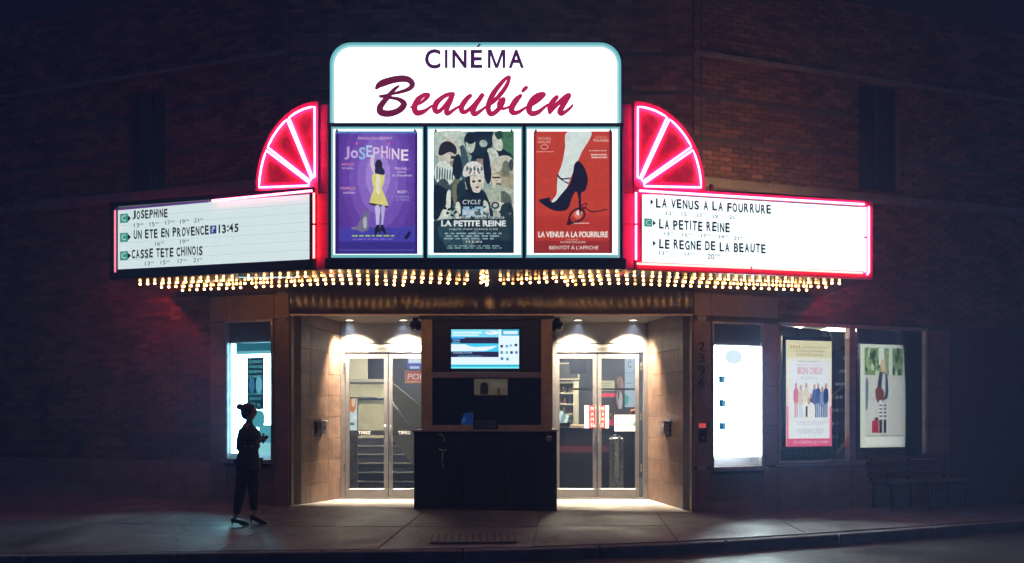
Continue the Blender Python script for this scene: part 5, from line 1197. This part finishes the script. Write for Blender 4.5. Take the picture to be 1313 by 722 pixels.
# hands: palm + five fingers each
for wrist, d_ in ((12, -1), (16, 1)):
    wx_, wy_, wz_ = nd[wrist][0]; p = (wx_+.055, wy_+d_*.012, wz_+.03); nd.append((p, (.028,.016))); pi = len(nd)-1; ed.append((wrist, pi))
    for j, ln in enumerate((.06,.068,.064,.05)):
        o_ = .018-.012*j; nd += [((p[0]+.03, p[1]+d_*.006, p[2]+o_+.012), .0095), ((p[0]+.03+ln*.55, p[1]+d_*.02, p[2]+o_+.018), .0085), ((p[0]+.03+ln*.75, p[1]+d_*.045, p[2]+o_+.012), .007)]
        k = len(nd); ed += [(pi, k-3), (k-3, k-2), (k-2, k-1)]
    nd += [((p[0]+.0, p[1]+d_*.01, p[2]+.035), .011), ((p[0]+.03, p[1]+d_*.025, p[2]+.058), .009)]; k = len(nd); ed += [(pi, k-2), (k-2, k-1)]
bodyo = skinned('body', nd, ed, SKIN, w)
# ears, eyes, mouth
for s_ in (-1, 1):
    MB().ball((.012, s_*.078, 1.455), .02, .7, .35, 1.2).build('ear', SKIN, w, smooth=True); MB().ball((.092, s_*.03, 1.475), .010).build('eye', mat('eye_white', (.6,.6,.6), .2), w, smooth=True)
MB().ball((.098, 0, 1.425), .016, .45, 1, .3).build('mouth', mat('lips', (.3,.07,.06), .4), w, smooth=True)
# hair: cap and bun
cap = MB(); cap.ball((.0,0,1.495), .094, 1.02, 1.0, 1.0, 16, 10); cap.ball((-.03,0,1.45), .08, .8, .95, 1.05, 14, 8); cap.build('hair', HAIR, w, smooth=True)
MB().ball((-.105,0,1.535), .046, 1, 1, .92, 12, 8).build('hair_bun', HAIR, w, smooth=True)
# coat and trousers follow the same skeleton, a little wider
def loft(rings, m, name, n=20, wob=.0):
    vs = []; fs = []
    for k, (z, cx_, rx, ry) in enumerate(rings):
        for t_ in range(n):
            an = 2*math.pi*t_/n; f_ = 1 + wob*math.sin(an*5 + k*.7)*(1 - k/len(rings))
            vs.append((cx_ + rx*f_*math.cos(an), ry*f_*math.sin(an), z))
    for k in range(len(rings)-1): fs += [(k*n+j, k*n+(j+1)%n, (k+1)*n+(j+1)%n, (k+1)*n+j) for j in range(n)]
    fs += [tuple(range(n-1,-1,-1)), tuple(range((len(rings)-1)*n, len(rings)*n))]
    return MB().add(vs, fs).build(name, m, w, smooth=True)
loft([(.71,.0,.155,.17),(.73,.0,.155,.17),(.80,.0,.150,.17),(.88,.002,.138,.158),(.96,.01,.122,.14),(1.04,.022,.128,.145),(1.12,.034,.138,.155),(1.19,.028,.128,.165),(1.245,.012,.105,.16),(1.28,.006,.075,.115),(1.305,.006,.055,.066),(1.33,.01,.05,.052),(1.335,.01,.045,.047)], COAT, 'coat', wob=.05)
for sy, hx, hz in ((1, .095, 1.03), (-1, .065, 1.01)):
    MB().tube([(-.0, sy*.12, 1.255), (-.01, sy*.165, 1.21), (-.03, sy*.185, 1.12), (-.045, sy*.185, 1.0), (-.02, sy*.175, .975), (.04, sy*.15, .985), (hx, sy*.115, hz)], [.045, .062, .056, .052, .05, .044, .036], 14).build('sleeve', COAT, w, smooth=True)
tr_n = [((.0,0,.84),.12), ((-.02,-.075,.78),.108), ((-.07,-.08,.47),.072), ((-.13,-.08,.13),.046), ((.03,.075,.78),.108), ((.045,.08,.47),.072), ((.055,.08,.16),.046)]
skinned('trousers', tr_n, [(0,1),(1,2),(2,3),(0,4),(4,5),(5,6)], TROUS, w)
for (ax, ay, az) in ((-.14,-.08,.13), (.055,.08,.15)):
    sh_ = MB().prism([(ax-.045, az-.02), (ax-.05, az-.075), (ax-.03, az-.085), (ax+.05, .035), (ax+.09, .006), (ax+.185, .006), (ax+.175, .03), (ax+.12, .062), (ax+.06, .085), (ax+.0, az-.03)], ay-.036, ay+.036).build('high_heel_shoe', SHOE, w)
    bevelled(sh_, .008, 2); MB().tube([(ax-.035, ay, az-.07), (ax-.04, ay, .003)], [.014, .006], 8).build('shoe_heel', SHOE, w, smooth=True)
q = thing('mobile_phone', 'small dark phone held up in front of the chest of the standing woman', 'phone', (pxw+.20, pyw, side_z(pxw, pyw)+1.125), R(8))
bx('phone_case', BLACK, q, -.006, .004, -.036, .036, -.07, .07, .003); bx('phone_glass', mat('dark_glass', (.01,.01,.012), .1), q, -.0085, -.0062, -.033, .033, -.064, .064)
# ---------------------------------------------------------------- blue haze box, added to lift the darks to navy and spread sign glow
hm = bpy.data.materials.new('navy_lift_haze'); hm.use_nodes = True; nt = hm.node_tree; nt.nodes.remove(nt.nodes['Principled BSDF'])
pv = nt.nodes.new('ShaderNodeVolumePrincipled'); pv.inputs['Color'].default_value = (.34, .54, 1, 1); pv.inputs['Density'].default_value = .014; pv.inputs['Anisotropy'].default_value = .2
nt.links.new(pv.outputs[0], nt.nodes['Material Output'].inputs['Volume'])
hz = MB().box(-40, 40, -24, 12, -1.6, 11.5).build('haze', hm, None, kind='stuff')
